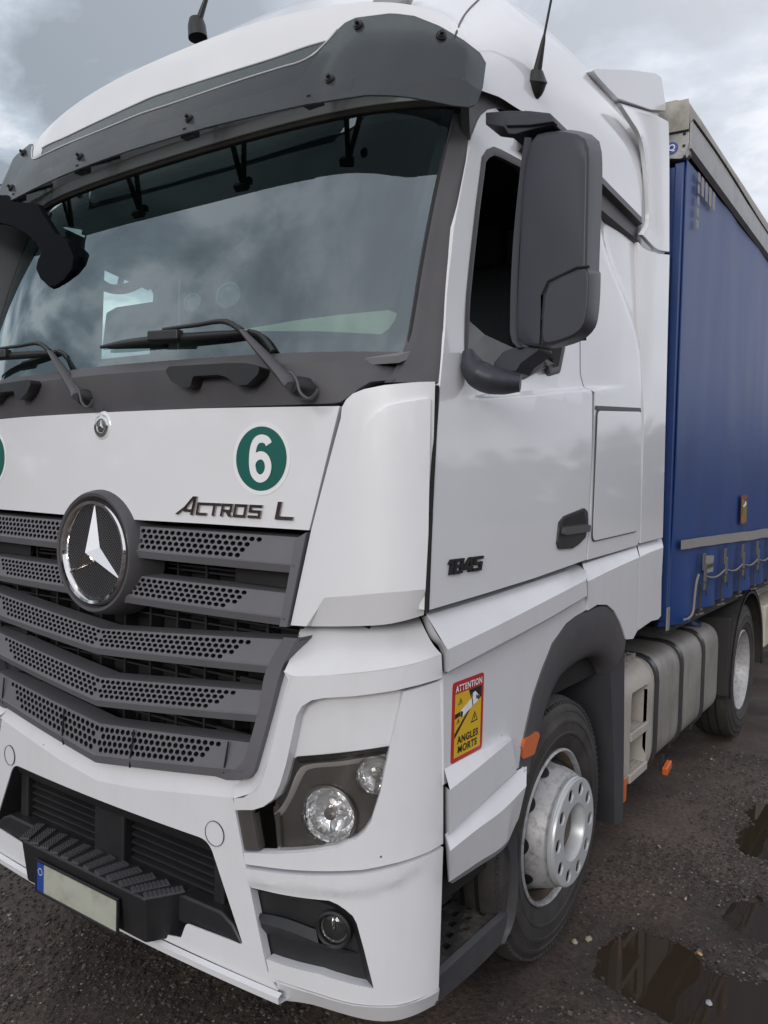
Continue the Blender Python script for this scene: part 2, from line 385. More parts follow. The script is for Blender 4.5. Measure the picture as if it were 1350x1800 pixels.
def tube_bm(bm, path, r, seg=10, cap=True, flat=1.0):
    P = [Vector(p) for p in path]; rings = []
    for i, p in enumerate(P):
        t = (P[min(i+1, len(P)-1)]-P[max(i-1, 0)]).normalized()
        u = t.cross(Vector((0, 0, 1)));
        if u.length < .05: u = t.cross(Vector((1, 0, 0)))
        u.normalize(); v = t.cross(u).normalized(); ri = r[i] if isinstance(r, (list, tuple)) else r
        rings.append([bm.verts.new(p+u*(math.cos(2*math.pi*k/seg)*ri)+v*(math.sin(2*math.pi*k/seg)*ri*flat)) for k in range(seg)])
    for a, b in zip(rings, rings[1:]):
        for k in range(seg): bm.faces.new((a[k], a[(k+1) % seg], b[(k+1) % seg], b[k]))
    if cap: bm.faces.new(rings[0][::-1]); bm.faces.new(rings[-1])
def tube(name, path, r, material, parent, seg=10, n=None, flat=1.0):
    bm = bmesh.new(); path = resample(path, n) if n else path
    if n and isinstance(r, (list, tuple)): r = list(np.interp(np.linspace(0, 1, n), np.linspace(0, 1, len(r)), r))
    tube_bm(bm, path, r, seg, flat=flat); bmesh.ops.recalc_face_normals(bm, faces=bm.faces[:]); return link(name, bm, material, parent, 50)
def lathe_bm(bm, prof, M, seg=48, closed=False):
    """prof: (axial, radius); local axis = +Z of M"""
    rings = []
    for ax, r in prof:
        if r < 1e-6: rings.append([bm.verts.new(M @ Vector((0, 0, ax)))])
        else: rings.append([bm.verts.new(M @ Vector((r*math.cos(2*math.pi*k/seg), r*math.sin(2*math.pi*k/seg), ax))) for k in range(seg)])
    pr = list(zip(rings, rings[1:])) + ([(rings[-1], rings[0])] if closed else [])
    for a, b in pr:
        for k in range(seg):
            k2 = (k+1) % seg
            if len(a) == 1 and len(b) == 1: continue
            if len(a) == 1: bm.faces.new((a[0], b[k2], b[k]))
            elif len(b) == 1: bm.faces.new((a[k], a[k2], b[0]))
            else: bm.faces.new((a[k], a[k2], b[k2], b[k]))
def lathe(name, prof, M, material, parent, seg=48, closed=False, smooth=35):
    bm = bmesh.new(); lathe_bm(bm, prof, M, seg, closed); bmesh.ops.recalc_face_normals(bm, faces=bm.faces[:])
    return link(name, bm, material, parent, smooth)
def frame_at(p, normal, up=(0, 0, 1)):
    z = Vector(normal).normalized(); x = Vector(up).cross(z).normalized(); y = z.cross(x)
    M = Matrix((x, y, z)).transposed().to_4x4(); M.translation = p; return M
def rrc(a, b, c, d): return [(a, b), (c, b), (c, d), (a, d)]
def text_bm(body, size=1.0, bold=0.0, shear=0.0, xs=1.0, space=1.12):
    cu = bpy.data.curves.new('t', 'FONT'); cu.body = body; cu.size = size; cu.offset = bold; cu.shear = shear; cu.space_character = space
    cu.align_x = 'LEFT'; cu.resolution_u = 4; cu.fill_mode = 'FRONT'
    o = bpy.data.objects.new('t', cu); COL.objects.link(o)
    dg = bpy.context.evaluated_depsgraph_get(); dg.update(); me = bpy.data.meshes.new_from_object(o.evaluated_get(dg))
    bpy.data.objects.remove(o); bm = bmesh.new(); bm.from_mesh(me); bpy.data.meshes.remove(me)
    for v in bm.verts: v.co.x *= xs
    return bm
def fit_text(name, S, body, a0, b0, width, height, material, parent, off=.003, depth=.0, bold=0.0, shear=0.0, mapf=None, rot=0):
    """text whose ink box is width x height, lower left corner at (a0,b0) on surface S"""
    bm = text_bm(body, 1.0, bold, shear)
    x0 = min(v.co.x for v in bm.verts); x1 = max(v.co.x for v in bm.verts); y0 = min(v.co.y for v in bm.verts); y1 = max(v.co.y for v in bm.verts)
    bmesh.ops.remove_doubles(bm, verts=bm.verts[:], dist=1e-4)
    if depth:
        r = bmesh.ops.extrude_face_region(bm, geom=bm.faces[:]); nv = set(g for g in r['geom'] if isinstance(g, bmesh.types.BMVert))
    else: nv = set(bm.verts)
    for v in bm.verts:
        a = (v.co.x-x0)/(x1-x0)*width; b = (v.co.y-y0)/(y1-y0)*height
        if rot: a, b = a*math.cos(rot)-b*math.sin(rot), a*math.sin(rot)+b*math.cos(rot)
        d = off+(depth if (depth and v in nv) else 0)
        v.co = S.p(a0+a, b0+b, d)
    bmesh.ops.recalc_face_normals(bm, faces=bm.faces[:]) if depth else None
    return link(name, bm, material, parent, 0)
def disc_pts(a, b, r, n=40, sx=1.0): return [(a+r*sx*math.cos(2*math.pi*k/n), b+r*math.sin(2*math.pi*k/n)) for k in range(n)]

def sym(half):
    """closed outline from its x>=0 half, listed from the top centre round to the bottom centre"""
    return half+[(-a, b) for a, b in reversed(half) if abs(a) > 1e-6]

# ================================================================== GROUND
ground_placeholder = None

# ================================================================== TRUCK
truck = empty('tractor_truck', (0, 1.4, 0))
tag(truck, 'white lorry tractor with dark grey grille, seen close up from its front corner', 'lorry')
truck_parts_start = set(bpy.data.objects)

# ---- inner dark shells behind the panel gaps
box('bulkhead', (0, .62, 1.42), (2.1, .5, .72), DK, truck, bev=0)
box('engine_tunnel', (0, 1.35, 1.12), (1.5, 1.9, .8), DK, truck, bev=0)
box('cab_floor', (0, 1.25, 1.70), (2.36, 1.75, .10), INTD, truck, bev=0)
box('cab_rear_wall', (0, 2.14, 2.55), (2.34, .05, 1.75), INT, truck, bev=0)
box('cab_ceiling', (0, 1.45, 3.13), (2.2, 1.5, .03), INTD, truck, bev=0)

# ---- white bonnet panel
bon = sym([(0, 2.064), (.5, 2.063), (1.012, 2.056), (.918, 1.700), (.5, 1.700), (.22, 1.698), (0, 1.698)])
bonnet = panel('bonnet_panel', FR, bon, W, truck, thick=.03, bev=.006, step=.08)
# ---- cowl below the windscreen
rows = []
def cowl_pt(x, t):
    ax = abs(x); zt = 2.232-.010*ax; top = Vector((x, gl_y(x, zt)-.004, zt))
    k = sstep((ax-.99)/.12); zb = 2.066+.062*k
    yb = F0(x)+.012+.10*max(0, (ax-1.0)/.24)**2
    kk = 1-sstep((ax-.98)/.14); ledge = Vector((x, top.y-.028*kk-.004, zt-.036))
    bot = Vector((x, yb, zb))
    if t == 0: return top+Vector((0, .03, .004))
    if t == 1: return top
    if t == 2: return ledge
    if t == 3: return Vector((x, (ledge.y*.5+bot.y*.5)-.004, (ledge.z+bot.z)/2))
    if t == 4: return bot
    return bot+Vector((0, .05, -.005))
xs = list(np.linspace(-1.150, 1.150, 81))
for t in range(6): rows.append([cowl_pt(x, t) for x in xs])
loft('windscreen_cowl', rows, DG, truck, n=81, thick=0, bev=0, smooth=25)
# ---- windscreen
def gl_out(x): return 2.215
bm = flat_bm(fillet(sym([(0, 3.07), (1.132, 3.05), (1.132, 2.20), (0, 2.215)]), .05), step=.06)
for v in bm.verts: v.co = GL.p(v.co.x, v.co.y)
wind = link('windscreen', bm, GLASS, truck, 60, orient=TC)
# black frit border inside the glass edge
bm = flat_bm(sym([(0, 3.08), (1.14, 3.06), (1.14, 2.19), (0, 2.20)]), [fillet(sym([(0, 3.06), (1.110, 3.04), (1.095, 2.262), (0, 2.262)]), .09)], step=.12)
for v in bm.verts: v.co = GL.p(v.co.x, v.co.y, -.006)
link('glass_border', bm, INTD, wind, 60, orient=TC)
tube('window_seal', on(GL, [(1.135, 2.24), (1.135, 2.5), (1.135, 2.75), (1.135, 2.98)], .002), .006, BK, wind, 6, 30)
tube('window_seal', on(GL, [(-1.135, 2.24), (-1.135, 2.5), (-1.135, 2.75), (-1.135, 2.98)], .002), .006, BK, wind, 6, 30)

# ---- A pillar
inn = [cowl_pt(1.130, 4)+Vector((0, -.006, -.006)), cowl_pt(1.130, 3)+Vector((0, -.006, 0)), cowl_pt(1.130, 1)+Vector((0, -.006, .004))]+on(GL, [(1.131, 2.30), (1.132, 2.5), (1.132, 2.70), (1.132, 2.85), (1.132, 2.985)], .0)
out = V(SI, [(773, 673), (776, 650), (779, 618), (783, 575), (794, 455), (807, 345), (825, 262), (846, 203)], -.004)
mid = [a*.5+b*.5+Vector((0, -.006, 0)) for i, (a, b) in enumerate(zip(inn, out))]
r0 = [a+Vector((0, .04, 0)) for a in inn]; r4 = [b+Vector((-.02, .05, 0)) for b in out]
pil = loft('windscreen_pillar', [r0, inn, mid, out, r4], DG, truck, n=30, sub=4, thick=0, bev=0, smooth=50)
mirrored(pil)
# ---- dark band between the cab side and the roof
def band(y): return np.interp(y, [.50, .69, .81, .96, 1.6, 2.22], [3.03, 3.069, 3.08, 3.096, 3.113, 3.095])
yb_ = [.95, 1.0, 1.05, 1.1, 1.15, 1.2, 1.4, 1.6, 1.8, 2.0, 2.2]
b = loft('roof_band', [[Vector((1.20, y, 2.97)) for y in yb_], [Vector((1.222, y, 2.985)) for y in yb_], [Vector((1.206, y, 3.0)) for y in yb_],
      [Vector((1.200, y, band(y)-.035)) for y in yb_], [Vector((1.228, y, band(y)-.026)) for y in yb_], [Vector((1.222, y, band(y)+.006)) for y in yb_], [Vector((1.17, y, band(y)+.012)) for y in yb_]],
      DG, truck, n=40, thick=0, bev=0)
mirrored(b)

ptop = panel('pillar_top', SI, Q(SI, [(826, 248), (838, 213), (846, 202), (857, 193), (880, 191), (975, 243), (975, 215), (940, 195), (905, 172), (875, 150), (832, 128), (824, 190)], -.004), DG, truck, off=-.003, thick=.03, bev=.003, step=.05)
mirrored(ptop)

# ---- roof
ry = [.46, .52, .60, .75, 1.0, 1.4, 1.9, 2.25]; rz = [3.405, 3.435, 3.48, 3.62, 3.83, 3.903, 3.945, 3.965]; rk = [2.9, 2.85, 2.8, 2.7, 2.66, 2.83, 2.95, 3.0]
rows = []
th = np.linspace(0, math.pi, 61)
st = [(.452, 3.07), (.446, 3.15), (.440, 3.225), (.444, 3.25), (.452, 3.30), (.459, 3.36)]+[(y, None) for y in list(np.linspace(.47, .8, 9))+list(np.linspace(.9, 2.2, 12))]
for y, z1 in st:
    if z1 is None: z1 = float(np.interp(y, ry, rz))
    kk = float(np.interp(y, ry, rk)); zb = band(max(y, .5))
    if z1 < 3.4: zb = min(zb, 3.05)
    r = []
    for t in th:
        c, s = math.cos(t), math.sin(t)
        x = 1.222*math.copysign(abs(c)**(2/kk), c); z = zb+(z1-zb)*abs(s)**(2/kk)
        r.append(Vector((x, y+.07*x*x*max(0, min(1, (1.2-y)/.7)), z)))
    rows.append(r)
roof = loft('cab_roof', rows, W, truck, n=61, thick=0, bev=0, smooth=45)
# white roof edge and brown seal above the glass
xs = list(np.linspace(-1.14, 1.14, 41))
loft('roof_edge', [[Vector((x, gl_y(x, 3.05)+.06, 3.010)) for x in xs], [Vector((x, gl_y(x, 3.01)-.008, 3.010)) for x in xs], [Vector((x, gl_y(x, 3.03)-.012, 3.028)) for x in xs], [Vector((x, gl_y(x, 3.04)+.0, 3.04)) for x in xs]], BROWN, truck, n=41, thick=0, bev=0)
loft('roof_lip', [[Vector((x, gl_y(x, 3.03)+.005, 3.029)) for x in xs], [Vector((x, gl_y(x, 3.03)-.016, 3.030)) for x in xs], [Vector((x, gl_y(x, 3.05)-.026, 3.068)) for x in xs], [Vector((x, gl_y(x, 3.06)-.02, 3.125)) for x in xs]], W, truck, n=41, thick=0, bev=0)
from mathutils.bvhtree import BVHTree
_b = bmesh.new(); _b.from_mesh(roof.data); _t = BVHTree.FromBMesh(_b); _b.free()
def roof_at(px, py, lift=.0):
    d = cd_+cr_*((px-675)/CAM_F)+cu_*((900-py)/CAM_F)
    h = _t.ray_cast(CAM_C, d.normalized()); return h[0]+h[1]*lift if h[0] is not None else None
_p = [roof_at(*q) for q in ((799, 68), (803, 55), (808, 42), (815, 29), (825, 16), (838, 3), (848, -6))]
tube('roof_seam', [q for q in _p if q], .0035, DG, roof, 6, 24)
# roof lamp at the top of the picture
c = V(PLY(.62), [(690, 4)])[0]

# ---- sun visor
_m = Q(VI, [(300, 183), (420, 142), (500, 117), (522, 111), (540, 103), (555, 93), (568, 80), (580, 68), (593, 52), (606, 40), (625, 31)])
vis_half = [(0, _m[0][1]+.004)]+_m+[(1.0, 3.250), (1.08, 3.226), (1.15, 3.190), (1.21, 3.150), (1.25, 3.115), (1.266, 3.085), (1.272, 3.0), (1.268, 2.945), (1.255, 2.930), (1.22, 2.928), (1.12, 2.945), (1.0, 2.962), (.8, 2.976), (.4, 2.986), (0, 2.988)]
visor = panel('sun_visor', VI, sym(vis_half), SMOKE, truck, thick=.006, bev=.002, step=.06, smooth=50)
_s = Q(VI, [(300, 160), (400, 128), (480, 103), (540, 82), (572, 73)], -.022)
visb = sym([(0, _s[0][1]+.004)]+_s+[(_m[3][0], 3.10), (.3, 3.10), (0, 3.10)])
# folds of the stepped middle, their edge highlight painted as lighter grey
tube('visor_fold', on(VI, [(-a, b) for a, b in _m[8::-1]]+[(0, _m[0][1]+.004)]+_m[:9], .0005), .0034, EDGE, visor, 8, 80)
tube('visor_fold', on(VI, [(-a, b) for a, b in _s[::-1]]+[(0, _s[0][1]+.004)]+_s, -.021), .0030, EDGE, visor, 8, 60)
panel('visor_step', VI, visb, SMOKE, visor, off=-.022, thick=.005, bev=.002, step=.08, smooth=50)
for x, z in ((.301, 3.043), (.86, 3.049), (.903, 3.231), (1.16, 3.155)):
    for s in (1, -1):
        p = VI.p(s*x, z, 0); nrm = VI.n(s*x, z)
        lathe('screw', [(-.01, .016), (.006, .016), (.006, .013), (.010, .011), (.010, .006), (.020, .006), (.021, 0)], frame_at(p, nrm), BK, visor, 16)
for x in (.297, .80):
    for s in (1, -1):
        a = VI.p(s*x, 3.0, -.004); c = Vector((s*x, gl_y(x, 3.06)-.02, 3.10))
        bm = bmesh.new()
        tube_bm(bm, [a, a*.6+c*.4+Vector((s*.012, 0, .0)), c+Vector((s*.035, .0, .0))], .011, 6)
        tube_bm(bm, [a, a*.6+c*.4+Vector((-s*.012, 0, .0)), c+Vector((-s*.03, .0, .0))], .011, 6)
        box_bm(bm, a+Vector((0, .022, -.004)), Vector((.06, .03, .02))); box_bm(bm, c, Vector((.10, .03, .03)))
        link('bracket', bm, BK, visor, 40)

# ---- antennas and rear spoiler
def antenna(px, py, S, tip, r=.034):
    p = V(S, [(px, py)])[0]
    return p

# ---- corner deflector beside the bonnet
cdo = Q(CD, [(599, 735), (601, 716), (608, 703), (620, 692), (640, 684), (675, 677), (735, 671.5), (765, 671), (762, 780), (757, 900), (750, 1037), (675, 1044), (571, 1052), (538, 1101), (511, 1099), (547, 932)])
corner = panel('corner_deflector', CD, cdo, W, truck, thick=.02, bev=.005, step=.04)
cin = Q(CD, [(634, 780), (640, 757), (650, 738), (665, 722), (682, 713), (705, 708), (757, 700), (755, 835), (753, 940), (748, 1036), (675, 1042), (570, 1051), (607, 900)], .012)
craise = panel('raised_face', CD, cin, W, corner, off=.012, thick=.012, bev=.005, step=.04)
lo1 = V(CD, [(570, 1051), (620, 1047), (675, 1042), (715, 1039), (748, 1036)], .012); lo2 = V(CD, [(536, 1101), (607, 1101), (675, 1098), (715, 1090), (745, 1081)], -.022)
lo3 = [p+Vector((-.01, .06, 0)) for p in lo2]
clip = loft('lower_chamfer', [lo1, lo2, lo3], W, corner, n=16, thick=.0, bev=0, smooth=25)
cm = mirrored(corner)
for ch in (craise, clip): mirrored(ch, cm)

# ---- door
dout = Q(SI, [(846, 202), (857, 193), (872, 190)])+[(1.10, 3.010), (1.53, 3.003)]+[(1.535, 2.6), (1.533, 2.434), (1.540, 2.30), (1.578, 2.245)]+Q(SI, [(1041, 690), (1040, 800), (1035, 895), (1030, 984)])+Q(SI, [(940, 1016), (850, 1044), (752, 1073)])+Q(SI, [(762, 850), (768, 760), (774, 671), (783, 575), (793, 450), (798, 400), (821, 282), (829, 240), (840, 212)])
BELT = [((.92, 2.15+d, 0), Vector((-.14, 1, 0)).normalized()) for d in (-.011, -.007, -.003, .001, .005, .009, .013)]
dwin = Q(SI, [(848, 277), (856, 265), (867, 260), (880, 265), (914, 283)])+fillet([(1.36, 2.925), (1.405, 2.86), (1.385, 2.38), (1.34, 2.28), (1.20, 2.246)], .03)+Q(SI, [(920, 665), (870, 668), (832, 664), (820, 650), (817, 632), (817, 595), (820, 520), (827, 450), (836, 370)])
door = panel('cab_door', SI, dout, W, truck, holes=[dwin], thick=.03, bev=.006, step=.06, smooth=60, cuts=BELT)
def ring(name, S, outline, grow, w, off, material, parent, bev=.003, thick=.012):
    P = np.array(outline); c = P.mean(0); n = len(P)
    def offset(d):
        o = []
        for i in range(n):
            t = P[(i+1) % n]-P[i-1]; t = t/max(1e-9, np.hypot(*t)); nn = np.array([t[1], -t[0]])
            if nn@(P[i]-c) < 0: nn = -nn
            o.append(tuple(P[i]+nn*d))
        return o
    A = offset(grow); B = offset(grow-w)
    bm = loft_bm([on(S, A+A[:1], off), on(S, [((a[0]+b[0])/2, (a[1]+b[1])/2) for a, b in zip(A, B)]+[((A[0][0]+B[0][0])/2, (A[0][1]+B[0][1])/2)], off+.004), on(S, B+B[:1], off)], n+1)
    return link(name, bm, material, parent, 50, thick=thick, bev=0, orient=TC)
seal = ring('window_seal', SI, dwin, .004, .026, .002, DG, door, thick=.03)
bm = flat_bm(fillet([(.50, 2.16), (.50, 2.36), (.64, 2.375), (.80, 2.335), (1.0, 2.325), (1.40, 2.34), (1.42, 2.16)], .03), step=.2)
for v in bm.verts: v.co = SI.p(v.co.x, v.co.y, -.034)
dglass = link('door_window', bm, SGLASS, door, 60, orient=TC)
# door handle: dark recess with a grip
hp = Q(SI, [(981, 918), (990, 907), (1024, 893), (1030, 899), (1031, 925), (1026, 945), (1014, 957), (1003, 964), (980, 965), (977, 955)])
hnd = panel('door_handle', SI, fillet(hp, .015), BK, door, off=.008, thick=.012, bev=.004, step=0)
panel('grip', SI, fillet(Q(SI, [(984, 927), (1029, 922), (1028, 934), (983, 940)]), .008), DG, hnd, off=.024, thick=.02, bev=.005, step=0)
panel('recess', SI, fillet(Q(SI, [(991, 911), (1022, 898), (1027, 919), (985, 924)]), .01), DK, hnd, off=.0095, thick=.003, bev=0, step=0)
# model number on the door
t0 = Q(SI, [(784, 1011)])[0]; t1 = Q(SI, [(850, 998)])[0]; t2 = Q(SI, [(787, 989)])[0]
num = empty('model_number', SI.p(t0[0], t0[1]), door)
DG_ = {'1': ([rrc(.22, 0, .56, 1), [(-.10, .70), (.22, .70), (.22, 1), (.12, 1)]], .70), '8': ([rrc(0, 0, 1.2, .2), rrc(0, .41, 1.2, .6), rrc(0, .8, 1.2, 1), rrc(0, .2, .32, .41), rrc(.88, .2, 1.2, .41), rrc(0, .6, .32, .8), rrc(.88, .6, 1.2, .8)], 1.33),
       '4': ([rrc(.78, 0, 1.10, 1), rrc(0, .18, .78, .40), rrc(1.10, .18, 1.26, .40), [(0, .40), (.40, .40), (.78, .80), (.78, 1), (.58, 1)]], 1.36), '5': ([rrc(0, 0, 1.2, .2), rrc(.88, .2, 1.2, .42), rrc(0, .42, 1.2, .62), rrc(0, .62, .32, .8), rrc(0, .8, 1.24, 1)], 1.3)}
_y = t0[0]
for d_ in '1845':
    polys, adv = DG_[d_]; bm = bmesh.new(); sc_ = .0445
    for poly in polys:
        fv = [bm.verts.new(SI.p(_y+(a+.25*b)*sc_, t0[1]+b*sc_, .001)) for a, b in poly]; bv = [bm.verts.new(SI.p(_y+(a+.25*b)*sc_, t0[1]+b*sc_, .008)) for a, b in poly]
        bm.faces.new(bv)
        for i_ in range(len(poly)): bm.faces.new((fv[i_], fv[(i_+1) % len(poly)], bv[(i_+1) % len(poly)], bv[i_]))
    bmesh.ops.recalc_face_normals(bm, faces=bm.faces[:]); link('digit', bm, DK, num, 0); _y += adv*sc_
for o in (door,):
    dm = mirrored(door); mirrored(seal, dm); mirrored(dglass, dm)

dg_ = tube('door_gap', V(SI, [(768, 678), (763, 780), (757, 900), (750, 1076)], -.004), .007, DK, truck, 6, 30)
# ---- cab side behind the door
rear_bot = Q(SI, [(1121, 958), (1075, 972), (1033, 984)])
so = [(1.545, 3.0)]+[(2.15, 2.992)]+Q(SI, [(1132, 430), (1132, 560), (1131, 723), (1124, 945)])+rear_bot+Q(SI, [(1038.5, 895), (1043, 800), (1045, 690)])+[(1.592, 2.24), (1.552, 2.30), (1.545, 2.434)]
def bulge(y, z):
    # shallow scoop that widens towards the rear edge above the belt line
    e = 1.62+.55*sstep((z-2.25)/.75)**1.0
    return -.020*sstep((y-(2.20-.50*sstep((z-2.45)/.5)))/.10)*sstep((z-2.30)/.2)
cside = panel('cab_side_panel', SI, so, W, truck, thick=.03, bev=.006, step=.03, offfn=bulge, cuts=BELT)
hat = fillet(Q(SI, [(1050, 722), (1127, 724), (1119, 933), (1041, 951)], .004), .03)
hatch = panel('locker_flap', SI, hat, W, cside, off=.007, thick=.012, bev=.004, step=.08)
ring('flap_gap', SI, hat, .006, .006, .002, DG, cside, thick=.003)
hr = Q(SI, [(1050, 713), (1127, 717), (1128, 724), (1049, 720)], .008)
panel('grip_recess', SI, hr, DG, cside, off=.006, thick=.004, bev=0, step=0)
cs = mirrored(cside); mirrored(hatch, cs)

# ---- side deflector (lower) and (upper)
DS = PLX(1.25)
d_up = Q(DS, [(1131.5, 424), (1144, 440), (1157, 446), (1177, 448), (1171, 700), (1165, 945), (1126, 955), (1133, 723), (1133.5, 560)])
defl = panel('side_deflector', DS, d_up, W, truck, thick=.03, bev=.008, step=.06, offfn=lambda y, z: -.025*sstep((2.33-y)/.12)*sstep((z-2.1)/.4))
mirrored(defl)
R1 = V(DS, [(1128.5, 413), (1140, 392), (1141, 374), (1136, 291), (1131.6, 258.6), (1123, 232), (1111, 213), (1092, 184)], -.010)
R2 = V(DS, [(1137, 421), (1147, 402), (1146, 374), (1143, 291), (1140, 250), (1134, 224), (1126, 206), (1116, 192)], -.022)
R3 = V(DS, [(1152, 436), (1155, 410), (1153, 374), (1151, 291), (1149, 246), (1146, 220), (1142, 206), (1138, 199)], -.012)
R4 = V(DS, [(1162, 441), (1164, 418), (1163, 374), (1160, 291), (1158, 246), (1157, 222), (1156, 210), (1155, 203)], .0)
R5 = V(DS, [(1177, 443), (1177, 410), (1177, 374), (1177, 291), (1176.5, 246), (1176, 226), (1176, 218), (1175, 213)], .0)
d2 = loft('side_deflector', [R1, R2, R3, R4, R5], W, truck, n=24, sub=3, thick=.02, bev=.004)
mirrored(d2)
dback = panel('deflector_back', PLX(1.17), Q(PLX(1.17), [(1092, 190), (1150, 205), (1170, 220), (1172, 440), (1150, 470), (1120, 420), (1130, 300)]), W, truck, thick=.02, bev=0, step=0)
# roof spoiler
SP = PLX(1.18)
spo = fillet(Q(SP, [(1036, 119), (1107, 122), (1152, 128), (1163, 135), (1172, 195), (1144, 193), (1086, 173), (1064, 150)]), .02)
sa = on(SP, spo); bm = bmesh.new()
va = [bm.verts.new(p) for p in sa]; vb = [bm.verts.new(p+Vector((-2.36, 0, 0))) for p in sa]
bm.faces.new(va); bm.faces.new(vb[::-1])
for i in range(len(va)): bm.faces.new((va[i], vb[i], vb[(i+1) % len(va)], va[(i+1) % len(va)]))
bmesh.ops.recalc_face_normals(bm, faces=bm.faces[:]); link('roof_spoiler', bm, W, truck, 35, bev=.02, bseg=3)
sp2 = Q(PLX(1.17), [(1090, 180), (1144, 196), (1158, 198), (1158, 212), (1125, 214), (1106, 204)])
panel('spoiler_foot', PLX(1.17), sp2, W, truck, thick=.05, bev=.006, step=0)

# ================================================================== GRILLE
grille = empty('grille', (0, .22, 1.3), truck)
def slat(name, zt, zb, xr_t, xr_b, hx0, hx1, rows_n=4, lip=.030, cut=None, segs=None, pitch=.0283, edge=None):
    """zt, zb: functions of |x|; perforated face over a plain lip; real holes"""
    bm = bmesh.new(); lean = .022
    def P(x, v, d=0):
        ax = abs(x); a, b = zt(ax), zb(ax)+lip; z = a+(b-a)*v
        return Vector((x, F0(x)+.012-lean*v+d, z))
    vt, vb = .07, .97; rh = (vb-vt)/rows_n
    def quad(p): 
        try: bm.faces.new([bm.verts.new(q) for q in p])
        except ValueError: pass
    xend = lambda v: xr_t+(xr_b-xr_t)*v
    for k in range(rows_n):
        v0, v1 = vt+rh*k, vt+rh*(k+1); vm = (v0+v1)/2
        shift = (pitch/2 if k % 2 else 0)
        # hole centres on this row, mirrored about x=0
        hend = hx1-.030*(k*.9)
        ncell = int((hend-hx0)/pitch)
        x = hx0+shift
        cells = []
        while x+pitch <= hend: cells.append(x); x += pitch
        first, last = (cells[0], cells[-1]+pitch) if cells else (hx0, hx0)
        for sgn in (1, -1):
            def PP(xx, v, d=0): return P(sgn*xx, v, d)
            def fq(x0, x1, va, vb_):
                nseg = max(1, int((x1-x0)/.12))
                for i in range(nseg):
                    xa = x0+(x1-x0)*i/nseg; xb = x0+(x1-x0)*(i+1)/nseg
                    pts = [PP(xa, va), PP(xb, va), PP(xb, vb_), PP(xa, vb_)]
                    quad(pts if sgn > 0 else pts[::-1])
            for x0 in cells:
                x1 = x0+pitch; xm = (x0+x1)/2; rx = pitch*.385; rv = rh*.43
                ring_ = [(xm+rx*math.cos(math.pi*(i+.5)/4), vm-rv*math.sin(math.pi*(i+.5)/4)) for i in range(8)]
                outer = [(x1, (v0+vm)/2+.0), (xm+pitch*.25, v0), (xm-pitch*.25, v0), (x0, (v0+vm)/2), (x0, (v1+vm)/2), (xm-pitch*.25, v1), (xm+pitch*.25, v1), (x1, (v1+vm)/2)]
                rv_ = [bm.verts.new(PP(*q)) for q in ring_]; ov = [bm.verts.new(PP(*q)) for q in outer]; dv = [bm.verts.new(PP(*q, .032)) for q in ring_]
                cor = {1: bm.verts.new(PP(x1, v0)), 3: bm.verts.new(PP(x0, v0)), 5: bm.verts.new(PP(x0, v1)), 7: bm.verts.new(PP(x1, v1))}
                for i in range(8):
                    j = (i+1) % 8
                    f1 = [rv_[i], ov[i], ov[j], rv_[j]]; f2 = [rv_[i], rv_[j], dv[j], dv[i]]
                    if sgn < 0: f1.reverse(); f2.reverse()
                    bm.faces.new(f1); bm.faces.new(f2).material_index = 1  # hole walls in black: the shade inside is painted
                for (i, j, c) in ((0, 1, 1), (2, 3, 3), (4, 5, 5), (6, 7, 7)):
                    f = [ov[i], cor[c], ov[j]]
                    if sgn < 0: f.reverse()
                    bm.faces.new(f)
            fq(0, first, v0, v1); fq(last, xend(vm), v0, v1)
    for sgn in (1, -1):
        N_ = 12
        for i in range(N_):
            for (va, vb2) in ((0, vt), (vb, 1.0)):
                xa, xb = xend(va)*i/N_, xend(va)*(i+1)/N_; pts = [P(sgn*xa, va), P(sgn*xb, va), P(sgn*xb, vb2), P(sgn*xa, vb2)]
                quad(pts if sgn > 0 else pts[::-1])
            xa, xb = xr_b*i/N_, xr_b*(i+1)/N_
            def R(x, k):
                ax = abs(x); y = F0(x)
                return [Vector((x, y+.012-lean, zb(ax)+lip)), Vector((x, y-.016, zb(ax)+lip-.004)), Vector((x, y-.006, zb(ax)+.002)), Vector((x, y+.004, zb(ax))), Vector((x, y+.09, zb(ax)+.006))][k]
            for k in range(4):
                pts = [R(sgn*xa, k), R(sgn*xb, k), R(sgn*xb, k+1), R(sgn*xa, k+1)]; quad(pts if sgn > 0 else pts[::-1])
            xa, xb = xr_t*i/N_, xr_t*(i+1)/N_
            pts = [Vector((sgn*xa, F0(xa)+.09, zt(xa)+.004)), Vector((sgn*xb, F0(xb)+.09, zt(xb)+.004)), P(sgn*xb, 0), P(sgn*xa, 0)]; quad(pts if sgn > 0 else pts[::-1])
    bmesh.ops.remove_doubles(bm, verts=bm.verts[:], dist=1e-4)
    return link(name, bm, [GG, BK], grille, 30)
slat('grille_slat', lambda x: 1.676, lambda x: 1.570, .900, .878, .205, .755)
slat('grille_slat', lambda x: 1.508, lambda x: 1.412, .872, .848, .150, .715)
slat('grille_slat', lambda x: 1.304+.078*x, lambda x: 1.214+.062*x, .89, .80, 0.0, .715)
slat('grille_slat', lambda x: 1.130+.098*x, lambda x: 1.030+.105*x, .80, .765, 0.0, .66)
slat('grille_slat', lambda x: .965+.10*x, lambda x: .828+.137*x, .72, .70, 0.0, .60, lip=.036)
# seams of the lowest slat
for x in (.2, .632):
    for s in (1, -1):
        tube('slat_seam', [Vector((s*x, F0(x)-.002, .965+.10*x)), Vector((s*(x-.006), F0(x)-.012, .828+.137*x+.036)), Vector((s*(x-.010), F0(x)-.010, .828+.137*x))], .0032, DK, grille, 5)
